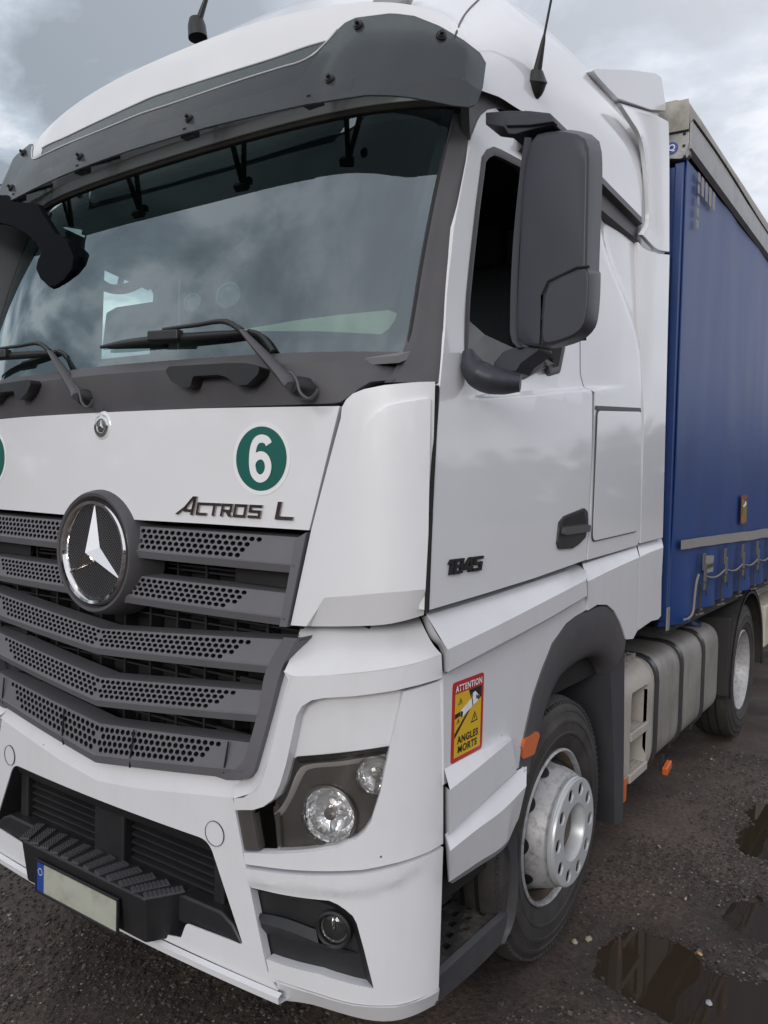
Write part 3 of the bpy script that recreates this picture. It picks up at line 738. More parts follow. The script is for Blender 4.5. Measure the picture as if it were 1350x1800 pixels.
# backing with fins
box('grille_backing', (0, .40, 1.27), (1.85, .02, 1.0), DK, grille, bev=0)
for i in range(13):
    x = -.84+.14*i
    box('vent_fin', (x, .335, 1.25), (.010, .05, .86), BK, grille, bev=0)
for z in (1.63, 1.545, 1.36, 1.385, 1.20, 1.17, 1.02, 1.0, 1.53):
    box('vent_bar', (0, .325+.0, z), (1.78, .02, .006), BK, grille, bev=0)
for s in (1, -1):
    # dark plates that close the outer ends of the openings
    for zc, x0, x1 in ((1.54, .58, .86), (1.19, .60, .80), (1.01, .50, .74)):
        box('blank_plate', (s*(x0+x1)/2, .30, zc), (x1-x0, .012, .05), BK, grille, bev=0)
# frame at each end
def fr_strip(pts, name='grille_frame'):
    a = on(FR, [(p[0][0]-.012, p[0][1]) for p in pts], .016); b = on(FR, [p[1] for p in pts], .010)
    r0 = [p+Vector((0, .07, 0)) for p in a]; r3 = [p+Vector((0, .07, 0)) for p in b]
    o = loft(name, [r0, a, b, r3], GG, grille, n=20, thick=0, bev=0, smooth=25); mirrored(o)
fr_strip([((.892, 1.672), (.915, 1.694)), ((.872, 1.56), (.885, 1.56)), ((.842, 1.412), (.853, 1.412))])
fr_strip([((.86, 1.382), (.892, 1.384)), ((.796, 1.275), (.836, 1.282)), ((.770, 1.15), (.795, 1.14)), ((.722, 1.00), (.752, .995)), ((.70, .965), (.738, .955)), ((.66, .94), (.712, .930)), ((.60, .915), (.634, .910))])
# ---- star emblem
star = empty('star_emblem', (0, .16, 1.577), truck)
EM = frame_at((0, .196, 1.577), (0, -1, 0))
lathe('emblem_housing', [(-.10, .232), (-.02, .222), (.020, .213), (.030, .206), (.028, .196), (.002, .188)], EM, DG, star, 64)
lathe('chrome_ring', [(.000, .187), (.020, .186), (.034, .178), (.032, .168), (.016, .157), (-.02, .155)], EM, CH, star, 64)
bm = bmesh.new(); g = .0135; R_ = .160   # diagonal mesh disc
for sgn in (1, -1):
    k = -R_*1.45
    while k < R_*1.45:
        # line x*sgn + y = k*... clipped to the disc
        d = k/math.sqrt(2)
        if abs(d) < R_:
            h = math.sqrt(R_*R_-d*d); ux, uy = (1/math.sqrt(2), sgn/math.sqrt(2)); nx, ny = -uy, ux
            c = Vector((nx*d, ny*d, 0)); u = Vector((ux, uy, 0)); nn = Vector((nx, ny, 0))*.0016
            vs_ = [bm.verts.new(EM @ (p+Vector((0, 0, .0175)))) for p in (c-u*h-nn, c+u*h-nn, c+u*h+nn, c-u*h+nn)]
            bm.faces.new(vs_)
        k += g
tag(link('emblem_mesh', bm, DG, star, 0), kind='stuff')
lathe('emblem_disc', [(.0145, .160), (.0145, 0)], EM, DK, star, 48)
def star_bm(M, R, r, h, base):
    bm = bmesh.new(); c = bm.verts.new(M @ Vector((0, 0, h))); P = []
    for i in range(6):
        a = math.pi/2+math.pi/3*i; rr = R if i % 2 == 0 else r
        P.append(bm.verts.new(M @ Vector((rr*math.cos(a), rr*math.sin(a), base))))
    B = [bm.verts.new(M @ (Vector(((R if i % 2 == 0 else r)*math.cos(math.pi/2+math.pi/3*i), (R if i % 2 == 0 else r)*math.sin(math.pi/2+math.pi/3*i), base-.02)))) for i in range(6)]
    for i in range(6):
        bm.faces.new((c, P[i], P[(i+1) % 6])); bm.faces.new((P[i], B[i], B[(i+1) % 6], P[(i+1) % 6]))
    return bm
link('star', star_bm(EM, .170, .036, .056, .020), CH, star, 0)
for o in list(star.children): pass
# ---- round badge
badge = empty('round_badge', (0, .195, 2.018), truck)
BM_ = frame_at((.004, .198, 2.017), (0, -1, 0))
lathe('badge_ring', [(-.002, .040), (.004, .039), (.0055, .036), (.005, .024), (.003, .023)], BM_, CH, badge, 40)
lathe('badge_disc', [(.003, .0235), (.0032, 0)], BM_, DCH, badge, 32)
link('badge_star', star_bm(BM_, .0225, .004, .0085, .004), CH, badge, 0)
lathe('badge_base', [(-.006, .052), (.0, .046), (.002, .040)], BM_, W, badge, 40)
BR_ = [0.0315*1, ]
for i in range(22):
    a = 2*math.pi*i/22
    if abs(math.sin(a)) < .25: continue
# ---- numeral sticker
for s in (1, -1):
    st_ = panel('numeral_sticker', FR, disc_pts(s*.737-(.006 if s < 0 else 0), 1.906, .110, 56), WHTP, truck, off=.0012, thick=.0008, bev=0, step=.05)
    panel('green_disc', FR, disc_pts(s*.737-(.006 if s < 0 else 0), 1.906, .0965, 56), GRNP, st_, off=.0022, thick=.0008, bev=0, step=.05)
    path = [(.030, .044), (.024, .054), (.012, .060), (0, .061), (-.013, .057), (-.023, .045), (-.029, .025), (-.031, .0), (-.030, -.022), (-.024, -.044), (-.012, -.057), (0, -.061), (.014, -.057), (.025, -.045), (.030, -.026), (.026, -.007), (.015, .006), (.001, .010), (-.014, .005), (-.025, -.006), (-.030, -.020)]
    pp = [Vector((a*1.02, b*.98, 0)) for a, b in path]; pp = resample(pp, 70); bm = bmesh.new(); L_ = []; R_2 = []
    for i, p in enumerate(pp):
        t = (pp[min(i+1, 69)]-pp[max(0, i-1)]).normalized(); nn = Vector((-t.y, t.x, 0))*.0122
        for lst, q in ((L_, p+nn), (R_2, p-nn)): lst.append(bm.verts.new(FR.p(s*.737-(.006 if s < 0 else 0)+q.x, 1.906+q.y, .0034+.00002*i)))
    for i in range(69): bm.faces.new((L_[i], R_2[i], R_2[i+1], L_[i+1]))
    link('numeral', bm, WHTP, st_, 0)
# ---- model lettering
lett = empty('model_lettering', (.6, .2, 1.74), truck)
def stroke_letter(name, polys, x0, z0, sc, parent, shear=.22, depth=.006):
    bm = bmesh.new()
    for poly in polys:
        fv = [bm.verts.new(FR.p(x0+(a+shear*b)*sc, z0+b*sc, .001)) for a, b in poly]; bv = [bm.verts.new(FR.p(x0+(a+shear*b)*sc, z0+b*sc, .001+depth)) for a, b in poly]
        bm.faces.new(bv)
        for i in range(len(poly)): bm.faces.new((fv[i], fv[(i+1) % len(poly)], bv[(i+1) % len(poly)], bv[i]))
    bmesh.ops.recalc_face_normals(bm, faces=bm.faces[:])
    return link(name, bm, DCH, parent, 0)
def rect(a, b, c, d): return [(a, b), (c, b), (c, d), (a, d)]
T_ = .20
H = 1.0
LT = {
 'a': ([[(-1.15, -.02), (-.8, -.02), (.50, 1.45), (.95, 1.45), (.85, -.02+.0), (.52, -.02), (.62, 1.12), (.50, 1.10), (.0, .50)], rect(-.30, .22, .8, .42)], 0.0),
 'c': ([rect(0, 0, 1.15, T_), rect(0, T_, .24, H-T_), rect(0, H-T_, 1.15, H)], 0),
 't': ([rect(-.1, H-T_, 1.15, H), rect(.40, 0, .66, H-T_)], 0),
 'r': ([rect(0, H-T_, 1.1, H), rect(0, 0, .25, H-T_), rect(.86, .50, 1.1, H-T_), rect(.25, .36, 1.1, .50+.04), [(.5, .36), (.85, .36), (1.2, 0), (.85, 0)]], 0),
 'o': ([rect(0, 0, 1.25, T_), rect(0, H-T_, 1.25, H), rect(0, T_, .25, H-T_), rect(1.0, T_, 1.25, H-T_)], 0),
 's': ([rect(0, 0, 1.2, T_), rect(.95, T_, 1.2, .42), rect(0, .40, 1.2, .60), rect(0, .6, .25, H-T_), rect(0, H-T_, 1.2, H)], 0),
 'l': ([rect(0, 0, 1.62, .24), rect(0, .24, .36, 1.30)], 0)}
sc = .0405; zl = 1.7265
for ch, xx in (('a', .433), ('c', .478), ('t', .531), ('r', .582), ('o', .634), ('s', .693), ('l', .797)):
    stroke_letter('letter', LT[ch][0], xx, zl, sc, lett)
# ---- grab handles
hpx = [(289.5, 651), (298, 644), (398.5, 638), (432, 638), (456.6, 645.5), (453, 658), (434, 676), (415, 677.5), (398.5, 663), (382, 658.5), (339, 661), (334.5, 680), (320, 682), (301, 670)]
GHS = Surf(lambda x, z: Vector((x, F0(x)-.045, z)), (.5, 2.15))
gh = fillet(Q(GHS, hpx), .012, 3)
gh_o = panel('grab_handle', GHS, gh, BK, truck, thick=.085, bev=.014, step=0)
mirrored(gh_o)
# ---- wipers
def wiper():
    root = empty('wiper', (0, 0, 0), truck)
    piv = Vector((.905, .205, 2.108)); 
    j = V(PLY(.20), [(505, 668)])[0]; a1 = V(GL, [(425, 581)], .05)[0]; bend = V(GL, [(395, 565)], .045)[0]; tip = V(GL, [(287, 579)], .04)[0]
    lathe('spindle', [(-.02, .034), (.015, .030), (.03, .02), (.032, 0)], frame_at(piv, (-.1, -1, .1)), BK, root, 16)
    tube('wiper_arm', [piv+Vector((.0, -.03, 0)), j, j*.5+a1*.5, a1], [.026, .026, .020, .011], DG, root, 8, 16, flat=.6)
    tube('arm_hook', [a1, bend, bend*.55+tip*.45, tip], [.010, .008, .007, .006], BK, root, 8, 14)
    bp = V(GL, [(178, 610), (225, 603), (290, 596), (360, 590), (437, 584)], .022)
    bp2 = V(GL, [(178, 610), (225, 606), (290, 601), (360, 596), (437, 588)], .006)
    bm = bmesh.new(); tube_bm(bm, resample(bp, 20), list(np.interp(np.linspace(0, 1, 20), [0, .15, .5, .85, 1], [.006, .013, .016, .012, .006])), 8)
    tube_bm(bm, resample(bp2, 20), .006, 6); link('wiper_blade', bm, BK, root, 50)
    hub = V(GL, [(290, 590)], .035)[0]; box('blade_clip', hub, (.15, .03, .034), BK, root, .006, Matrix.Rotation(.05, 3, 'Y'))
    tube('washer_hose', V(GL, [(436, 583), (455, 588), (468, 600), (480, 618)], .012), .009, BK, root, 8, 16)
    tube('spring_cable', [Vector(p) for p in V(PLY(.16), [(507, 654), (515, 658), (522, 670), (528, 690), (543, 701), (555, 692), (559, 684)])], .0045, DG, root, 6, 30)
    return root
wp = wiper()
w2 = wp.copy(); COL.objects.link(w2); w2.location = wp.location+Vector((-.995, -.005, .01))
for ch in wp.children:
    c = ch.copy(); COL.objects.link(c); c.parent = w2

# ================================================================== BUMPER
bump = empty('front_bumper', (0, .25, .6), truck)
half_top = [(0, .762), (.2, .785), (.38, .812), (.655, .856), (.653, .85)]
# centre section below the crease
oc = [(0, .764), (.21, .786), (.38, .813), (.652, .856), (.696, .696), (.74, .55), (.786, .401), (.80, .36), (.825, .330), (.84, .31), (.42, .313), (0, .313)]
op = fillet([(-.44, .345), (-.462, .400), (-.705, .407), (-.605, .60), (-.555, .697), (0, .697), (.555, .697), (.605, .60), (.705, .407), (.462, .400), (.44, .345), (.33, .325), (-.33, .325)], [.01, .02, .01, .1, .07, 0, .07, .1, .01, .02, .01, 0, 0])
bc = panel('centre_panel', FR, sym(oc), WR, bump, holes=[op], thick=.03, bev=.006, step=.07)
cr = [(-.668, .858), (-.652, .856), (-.38, .813), (-.21, .786), (0, .764), (.21, .786), (.38, .813), (.652, .856), (.668, .858)]
tp = [(-.665, .921), (-.645, .918), (-.42, .882), (-.2, .850), (0, .826), (.2, .850), (.42, .882), (.645, .918), (.665, .921)]
def vrow(P, off): return [FR.p(a, b, off) for a, b in P]
loft('upper_chamfer', [vrow([(a, b+.01) for a, b in tp], -.10), vrow(tp, -.022), vrow(cr, .0)], WR, bump, n=61, thick=0, bev=0, smooth=15)
# lower lip
lipx = list(np.linspace(-.86, .86, 41))
loft('lower_lip', [[Vector((x, F0(x)-.004, .312)) for x in lipx], [Vector((x, F0(x)-.020, .304)) for x in lipx], [Vector((x, F0(x)-.018, .284)) for x in lipx], [Vector((x, F0(x)+.06, .274)) for x in lipx]], WR, bump, n=41, thick=0, bev=0, smooth=30)
# tow caps
for s in (1, -1):
    panel('tow_cap', FR, disc_pts(s*.581, .726, .038, 32), WR, bump, off=.0025, thick=.003, bev=.001, step=0)
    ring('cap_gap', FR, disc_pts(s*.581, .726, .039, 32), .0015, .0030, .0012, DG, bump, thick=.001)
# black mouth with slats
mouth = empty('bumper_mouth', (0, .3, .55), bump.parent)
mo = sym([(0, .70), (.56, .70), (.66, .58), (.715, .40), (.45, .32), (0, .32)])
panel('mouth_back', PLY(.36), mo, DK, mouth, thick=.01, bev=0, step=0)
loft('mouth_rim', [on(FR, op+op[:1], -.004), [p+Vector((0, .09, 0)) for p in on(FR, [(a*.97, .55+(b-.55)*.93) for a, b in op]+[(op[0][0]*.97, .55+(op[0][1]-.55)*.93)], -.004)]], BK, mouth, n=len(op)+1, thick=0, bev=0, orient=None)
loft('mouth_brow', [[Vector((x, F0(x)+.006, .694)) for x in lipx if abs(x) < .6], [Vector((x, F0(x)+.03, .652)) for x in lipx if abs(x) < .6], [Vector((x, F0(x)+.09, .645)) for x in lipx if abs(x) < .6]], BK, mouth, n=30, thick=0, bev=0)
for i in range(6):
    z = .63-.028*i
    for s in (1, -1):
        box('mouth_slat', (s*.31, .30, z), (.44, .04, .010), BK, mouth, bev=.002, rot=Matrix.Rotation(.35, 3, 'X'))
box('mouth_post', (0, .29, .57), (.17, .08, .20), BK, mouth, bev=.01)
for s in (1, -1):
    box('mouth_post', (s*.555, .30, .57), (.05, .08, .20), BK, mouth, bev=.01)
    prism_y('mouth_shelf', [(s*.40, .475), (s*.60, .478), (s*.655, .455), (s*.70, .41), (s*.70, .38), (s*.40, .38)], .225, .36, BK, mouth, bev=.012)
# front step with its grip pads
fstep = empty('front_step', (0, .12, .5), truck)
sp_o = [(-.425, .25), (-.352, .128), (.352, .128), (.425, .25), (.425, .34), (-.425, .34)]
bm = bmesh.new(); A = [bm.verts.new((x, y, .480)) for x, y in sp_o]; B = [bm.verts.new((x*.97, y+.02, .318)) for x, y in sp_o]
bm.faces.new(A); bm.faces.new(B[::-1])
for i in range(6): bm.faces.new((A[i], B[i], B[(i+1) % 6], A[(i+1) % 6]))
bmesh.ops.recalc_face_normals(bm, faces=bm.faces[:]); link('step_body', bm, BK, fstep, 35, bev=.010)
for i in range(12):
    q = (i-5.5)/5.5; a0 = Vector((.343*q, .136, .482)); a1 = Vector((.409*q, .246, .482)); t = (a1-a0).normalized(); n2 = Vector((t.y, -t.x, 0))
    rz = Matrix.Rotation(math.atan2(t.y, t.x), 3, 'Z'); L_ = (a1-a0).length; bm = bmesh.new()
    box_bm(bm, (a0+a1)/2, Vector((L_, .036, .006)), rz)
    for a in range(9):
        for b2 in range(4): box_bm(bm, a0+t*(L_*(a+.5)/9)+n2*(-.0135+.009*b2)+Vector((0, 0, .0045)), Vector((.007, .005, .004)), rz)
    link('tread_pad', bm, DG, fstep, 0)
plate = box('number_plate', (.0, .122, .385), (.46, .008, .108), PLATE, truck, bev=.003)
box('plate_band', (-.208, .1175, .385), (.040, .002, .103), BLUP, plate, bev=0)
for z in (.328, .442): box('plate_frame', (0, .119, z), (.476, .010, .008), BK, plate, bev=.002)
for x in (-.234, .234): box('plate_frame', (x, .119, .385), (.008, .010, .126), BK, plate, bev=.002)
bm = bmesh.new()
for i in range(12):
    a = 2*math.pi*i/12; box_bm(bm, Vector((-.208+.012*math.cos(a), .1162, .405+.012*math.sin(a))), Vector((.003, .001, .003)))
link('star_circle', bm, WHTP, plate, 0)

# corner: ridge piece above the headlamp
def corner_set():
    made = []
    r_in = V(BU, [(533, 1080), (600, 1076), (675, 1068), (735, 1060)], -.16)
    r0 = V(BU, [(528, 1104), (600, 1104), (675, 1098), (737, 1084)], -.075)
    r1 = V(BU, [(521, 1127), (600, 1130), (680, 1122), (748, 1109)], -.045)
    r15 = V(BU, [(511, 1155), (610, 1159), (700, 1147), (762, 1134)], -.012)
    r2 = V(BU, [(500, 1180), (516, 1189), (622, 1183), (717, 1169), (776, 1150)], .014)
    a = loft('bumper_shoulder', [r_in, r0, r1, r15, r2], WR, bump, n=28, sub=4, thick=0, bev=0, smooth=60); made.append(a)
    rp = Q(BU, [(498, 1179), (516, 1189), (570, 1187), (622, 1183), (670, 1177), (717, 1169), (776, 1150), (778, 1191), (693, 1214), (622, 1224), (570, 1227), (548, 1231), (531, 1241), (521, 1258), (503, 1343), (492, 1380), (480, 1405), (463, 1418), (444, 1424), (412, 1424), (411, 1404)], .012)
    rp2 = Q(BU, [(436, 1374), (449, 1345), (462, 1300), (480, 1240)], .012)
    # chamfered inner edge next to the grille
    made.append(panel('ridge_panel', BU, rp[:-1]+Q(BU, [(411, 1404), (428, 1402), (452, 1386), (466, 1350), (486, 1270), (507, 1195)], .012), WR, bump, off=.012, thick=.05, bev=.006, step=.05))
    e0 = V(BU, [(498, 1179), (480, 1244), (463, 1300), (450, 1342), (436, 1366), (409, 1371)], -.022); e1 = V(BU, [(512, 1192), (487, 1270), (475, 1320), (466, 1352), (450, 1388), (411, 1404)], .013)
    e00 = [p+Vector((.0, .08, 0)) for p in e0]
    made.append(loft('ridge_chamfer', [e00, e0, e1], WR, bump, n=24, thick=0, bev=0, smooth=20))
    hp_ = Q(BU, [(519, 1262), (529, 1238), (558, 1220), (622, 1216), (695, 1205), (712, 1215), (690, 1312), (600, 1324), (520, 1331), (500, 1350)], -.03)
    made.append(panel('lamp_brow', BU, hp_, WR, bump, off=-.03, thick=.03, bev=.006, step=.05))
    cp = Q(BU, [(709, 1216), (778, 1194), (779, 1300), (779, 1483), (726, 1508), (637, 1529), (548, 1531), (431, 1519), (428, 1499), (480, 1501), (530, 1499), (590, 1491), (625, 1476), (640, 1463), (652, 1445), (668, 1394), (686, 1311)])
    made.append(panel('corner_panel', BU, cp, WR, bump, thick=.05, bev=.007, step=.05))
    lp = Q(BU, [(432, 1525), (548, 1537), (637, 1535), (726, 1514), (779, 1489), (775, 1620), (771, 1742), (735, 1760), (696, 1771), (622, 1768), (548, 1747), (488, 1728), (475, 1723), (468, 1686), (560, 1712), (657, 1738), (640, 1670), (627, 1623), (620, 1610), (607, 1599), (594, 1590), (578, 1583), (441, 1560)])
    ck = Q(BU, [(436, 1552), (500, 1562), (548, 1568), (600, 1571), (637, 1570), (690, 1556), (742, 1524)]); cu_a = [q[0] for q in ck]; cu_z = [q[1] for q in ck]
    def lump(u, z):
        zc = float(np.interp(u, cu_a, cu_z)); return .009*sstep((z-zc+.010)/.020)*sstep((1.32-u)/.12)
    made.append(panel('lower_corner', BU, lp, WR, bump, thick=.05, bev=.007, step=.018, offfn=lump, smooth=60))
    c0 = V(BU, [(484, 1722), (548, 1743), (622, 1764), (696, 1767), (735, 1756), (773, 1736)], .003); c1 = V(BU, [(495, 1758), (545, 1765), (610, 1784), (655, 1794), (696, 1794), (732, 1783), (769, 1764)], -.030)
    c2 = [p+Vector((-.05, .08, .02)) for p in c1]
    made.append(loft('lower_chamfer', [c0, c1, c2], WR, bump, n=20, thick=0, bev=0, smooth=20))
    return made
for o in corner_set(): mirrored(o)
# fog lamp recess
fog = empty('fog_lamp', (1.0, .25, .6), truck)
fo = Q(BU, [(437, 1552), (578, 1576), (615, 1596), (640, 1640), (668, 1745), (463, 1690)], -.03)
panel('fog_surround', BU, fo, BK, fog, off=-.035, thick=.02, bev=.002, step=.06)
loft('recess_rim', [V(BU, [(441, 1560), (578, 1583), (607, 1599), (626, 1622), (656, 1736)], -.004), V(BU, [(447, 1567), (573, 1590), (600, 1606), (617, 1629), (645, 1730)], -.04)], BK, fog, n=24, thick=0, bev=0, orient=None)
loft('recess_shelf', [V(BU, [(452, 1604), (500, 1614), (555, 1634)], -.02), V(BU, [(458, 1622), (505, 1636), (560, 1658)], .0), V(BU, [(462, 1640), (520, 1654), (590, 1674), (632, 1676)], -.030)], BK, fog, n=14, thick=0, bev=0, smooth=25)
fl = V(BU, [(588, 1632)], -.028)[0]; fn = BU.n(*Q(BU, [(588, 1632)])[0]); FM = frame_at(fl, Vector((.28, -1, 0)))
lathe('lamp_bezel', [(-.03, .056), (.012, .056), (.017, .050), (.012, .044), (-.01, .042)], FM, BK, fog, 40)
lathe('lamp_reflector', [(.0, .043), (-.014, .036), (-.022, .018), (-.024, 0)], FM, REFL, fog, 40)
lathe('lamp_glass', [(.004, .043), (.010, .034), (.014, .016), (.015, 0)], FM, LENS, fog, 32)
bm = bmesh.new(); bmesh.ops.create_uvsphere(bm, u_segments=12, v_segments=8, radius=.011); bmesh.ops.transform(bm, matrix=FM @ Matrix.Translation((-.006, .012, -.006)) @ Matrix.Diagonal((.7, 2.2, 1, 1)), verts=bm.verts); link('bulb', bm, CH, fog, 60)
# headlamp
hl = empty('headlight', (1.0, .25, .92), truck)
ho = Q(BU, [(447, 1424), (470, 1417), (482, 1406), (494, 1380), (505, 1343), (521, 1330), (600, 1323), (688, 1311), (670, 1395), (655, 1447), (628, 1478), (590, 1492), (530, 1499), (456, 1498)], -.02)
lens = panel('headlight_lens', BU, ho, LENS, hl, off=-.022, thick=.004, bev=0, step=.05, smooth=60)
lh = [Q(BU, [(578, 1433)], -.055)[0], Q(BU, [(668, 1362)], -.06)[0]]
def hole(c, r): return disc_pts(c[0], c[1], r, 28, 1.0)
ho2 = Q(BU, [(428, 1426), (470, 1417), (482, 1406), (494, 1380), (505, 1343), (521, 1330), (600, 1323), (688, 1311), (720, 1320), (700, 1400), (680, 1450), (645, 1490), (590, 1498), (530, 1499), (436, 1499)], -.055)
panel('headlight_housing', BU, ho2, BEZEL, hl, holes=[hole(lh[0], .086), hole(Q(BU, [(660, 1364)], -.055)[0], .058)], off=-.055, thick=.008, bev=0, step=.05)
loft('housing_rim', [V(BU, [(521, 1330), (600, 1323), (688, 1311)], -.024), V(BU, [(524, 1338), (600, 1330), (687, 1318)], -.026), V(BU, [(527, 1343), (600, 1335), (686, 1323)], -.06)], DK, hl, n=14, thick=0, bev=0)
loft('housing_trim', [V(BU, [(455, 1440), (485, 1428), (505, 1400), (520, 1362), (534, 1346), (600, 1338), (686, 1326)], -.03), V(BU, [(457, 1445), (490, 1434), (512, 1402), (528, 1366), (540, 1351), (600, 1344), (684, 1333)], -.045), V(BU, [(458, 1449), (494, 1440), (518, 1405), (534, 1372), (545, 1356), (600, 1349), (684, 1339)], -.07)], BEZL, hl, n=40, thick=0, bev=0)
panel('end_insert', BU, Q(BU, [(413, 1426), (442, 1425), (454, 1496), (426, 1495)], -.008), BEZEL, hl, off=-.008, thick=.03, bev=.003, step=0)
panel('lamp_infill', BU, Q(BU, [(448, 1424), (489, 1414), (494, 1498), (455, 1498)], -.034), BEZEL, hl, off=-.034, thick=.006, bev=0, step=0)
def lamp(px, py, r, off, tilt, parent):
    p = V(BU, [(px, py)], off)[0]; M = frame_at(p, Vector(tilt))
    lathe('lamp_bezel', [(-.02, r*1.14), (.012, r*1.12), (.014, r*1.04), (.0, r*1.0)], M, BEZEL, parent, 48)
    bm = bmesh.new(); lathe_bm(bm, [(.0, r), (-r*.25, r*.93), (-r*.5, r*.75), (-r*.65, r*.45), (-r*.7, .012)], M, 20); bmesh.ops.recalc_face_normals(bm, faces=bm.faces[:])
    link('reflector', bm, REFL, parent, 10)
    lathe('reflector_cap', [(-r*.1, .0), (-r*.12, r*.24), (-r*.3, r*.28), (-r*.7, r*.2)], M, CH, parent, 14, smooth=0)
    bm = bmesh.new()
    box_bm(bm, M @ Vector((0, -r*.45, -r*.4)), Vector((.006, .02, r*.7))); box_bm(bm, M @ Vector((r*.3, 0, -r*.35)), Vector((r*.5, .02, .005)))
    link('reflector_rib', bm, REFL, parent, 0)
    lathe('inner_lens', [(.006, r*1.0), (.02, r*.8), (.028, r*.4), (.03, 0)], M, LENS, parent, 40)
lamp(578, 1433, .083, -.055, (.30, -1, .0), hl)
lamp(662, 1364, .056, -.040, (.55, -1, .0), hl)
hl_m = None

# ================================================================== LOWER SIDE
skirt = empty('entry_skirt', (1.25, .8, .9), truck)
def sk(pts, off=0.0): return V(SK, pts, off)
loft('upper_ledge', [sk([(744, 1070), (850, 1040), (940, 1012), (1028, 983)], -.07), sk([(750, 1082), (850, 1052), (940, 1022), (1029, 993)], -.030), sk([(787, 1142), (870, 1102), (960, 1056), (1031, 1019)], .035), sk([(787, 1181), (870, 1137), (960, 1089), (1032, 1047)], .035), sk([(783, 1187), (870, 1143), (960, 1093), (1032, 1050)], -.01)], WR, skirt, n=30, thick=0, bev=0, smooth=20)
loft('ledge_return', [sk([(750, 1082), (766, 1118), (787, 1142)], .0)[:0] or [sk([(750, 1082)], -.03)[0], sk([(770, 1118)], .0)[0], sk([(787, 1142)], .035)[0], sk([(787, 1181)], .035)[0]], [sk([(740, 1085)], -.09)[0], sk([(757, 1122)], -.05)[0], sk([(772, 1138)], -.03)[0], sk([(777, 1180)], -.03)[0]]], WR, skirt, n=16, thick=0, bev=0, smooth=20)
mp = Q(SK, [(779, 1184), (870, 1142), (960, 1092), (1031, 1049), (1033, 1071), (1012, 1083), (995, 1096), (970, 1131), (952, 1176), (935, 1226), (921, 1288), (915, 1320), (899, 1304), (840, 1340), (780, 1380)])
panel('skirt_panel', SK, mp, WR, skirt, thick=.03, bev=.005, step=.06)
loft('middle_ledge', [sk([(781, 1352), (830, 1326), (898, 1296)], .0), sk([(791, 1389), (840, 1350), (900, 1300)], .035), sk([(791, 1465), (840, 1418), (908, 1354)], .035), sk([(786, 1470), (840, 1424), (910, 1360)], -.01)], WR, skirt, n=20, thick=0, bev=0, smooth=20)
loft('ledge_return', [sk([(791, 1389), (791, 1465)], .035), sk([(779, 1380), (780, 1466)], -.03)], WR, skirt, n=6, thick=0, bev=0)
panel('rear_edge', SK, Q(SK, [(899, 1300), (916, 1316), (912, 1350), (905, 1356)], .01), WR, skirt, off=.01, thick=.03, bev=.003, step=0)
loft('lower_ledge', [sk([(783, 1466), (840, 1418), (907, 1356), (926, 1347)], .012), sk([(791, 1496), (840, 1457), (884, 1424), (925, 1382)], .045), sk([(790, 1550), (840, 1516), (889, 1482), (911, 1440)], .03), sk([(795, 1553), (840, 1524), (889, 1488), (905, 1450)], -.03)], WR, skirt, n=24, thick=0, bev=0, smooth=20)
loft('ledge_return', [[sk([(783, 1466)], .012)[0], sk([(791, 1496)], .045)[0], sk([(790, 1550)], .03)[0]], [sk([(780, 1466)], -.02)[0], sk([(783, 1490)], -.02)[0], sk([(788, 1550)], .0)[0]]], WR, skirt, n=8, thick=0, bev=0)
panel('ledge_end', SK, Q(SK, [(925, 1348), (926, 1380), (912, 1440), (900, 1440), (905, 1380)], .02), WR, skirt, off=.02, thick=.02, bev=.003, step=0)
box('step_core', (1.10, .80, .98), (.14, .44, .92), DK, skirt, bev=0)
# rear part of the fender below the cab
loft('fender_ledge', [sk([(1020, 985), (1075, 968), (1119, 953)], -.05), sk([(1024, 992), (1075, 975), (1119, 962)], -.02), sk([(1033, 1023), (1080, 1000), (1124, 980)], .012)], WR, skirt, n=16, thick=0, bev=0, smooth=20)
fp = Q(SK, [(1033, 1024), (1080, 1001), (1124, 981), (1121, 1108), (1113, 1123), (1101, 1124), (1096, 1108), (1090, 1093), (1080, 1074), (1067, 1063), (1050, 1063), (1034, 1073)], .012)
panel('fender_panel', SK, fp, WR, skirt, off=.012, thick=.03, bev=.005, step=.06)
fp2 = Q(SK, [(1125, 979), (1166, 962), (1163, 1020), (1162, 1083), (1157, 1089), (1145, 1092), (1122, 1108)], .01)
panel('fender_panel', SK, fp2, WR, skirt, off=.01, thick=.03, bev=.006, step=.06)
loft('fender_ledge', [sk([(1121, 957), (1140, 952), (1163, 946)], -.03), sk([(1121, 962), (1140, 957), (1164, 951)], -.015), sk([(1125, 979), (1145, 970), (1166, 962)], .010)], WR, skirt, n=12, thick=0, bev=0)
# wheel arch trim
arch_o = sk([(905, 1358), (911, 1330), (921, 1288), (935, 1226), (952, 1176), (970, 1131), (995, 1096), (1030, 1072), (1060, 1061), (1078, 1068), (1092, 1092), (1100, 1124)], .002)
arch_i = sk([(925, 1358), (930, 1330), (941, 1292), (952, 1252), (968, 1212), (986, 1186), (1010, 1166), (1032, 1155), (1050, 1154), (1060, 1162), (1066, 1172), (1070, 1184)], -.035)
arch_b = [p+Vector((-.25, 0, 0)) for p in arch_i]
loft('wheel_arch', [[p+Vector((-.03, 0, 0)) for p in arch_o], arch_o, [a*.55+b*.45+Vector((.018, 0, 0)) for a, b in zip(arch_o, arch_i)], arch_i, arch_b], DG, truck, n=48, sub=3, thick=0, bev=0, smooth=50, orient=None)
mk = V(SK, [(931, 1310)], .0)[0]
bm = flat_bm(fillet(Q(SK, [(917, 1299), (941, 1285), (944, 1291), (934, 1325), (913, 1334)], .0), .012), step=0)
for v in bm.verts: v.co = SK.p(v.co.x, v.co.y, .012)
link('side_marker', bm, ORANGE, truck, 35, thick=.03, bev=.006, orient=TC)
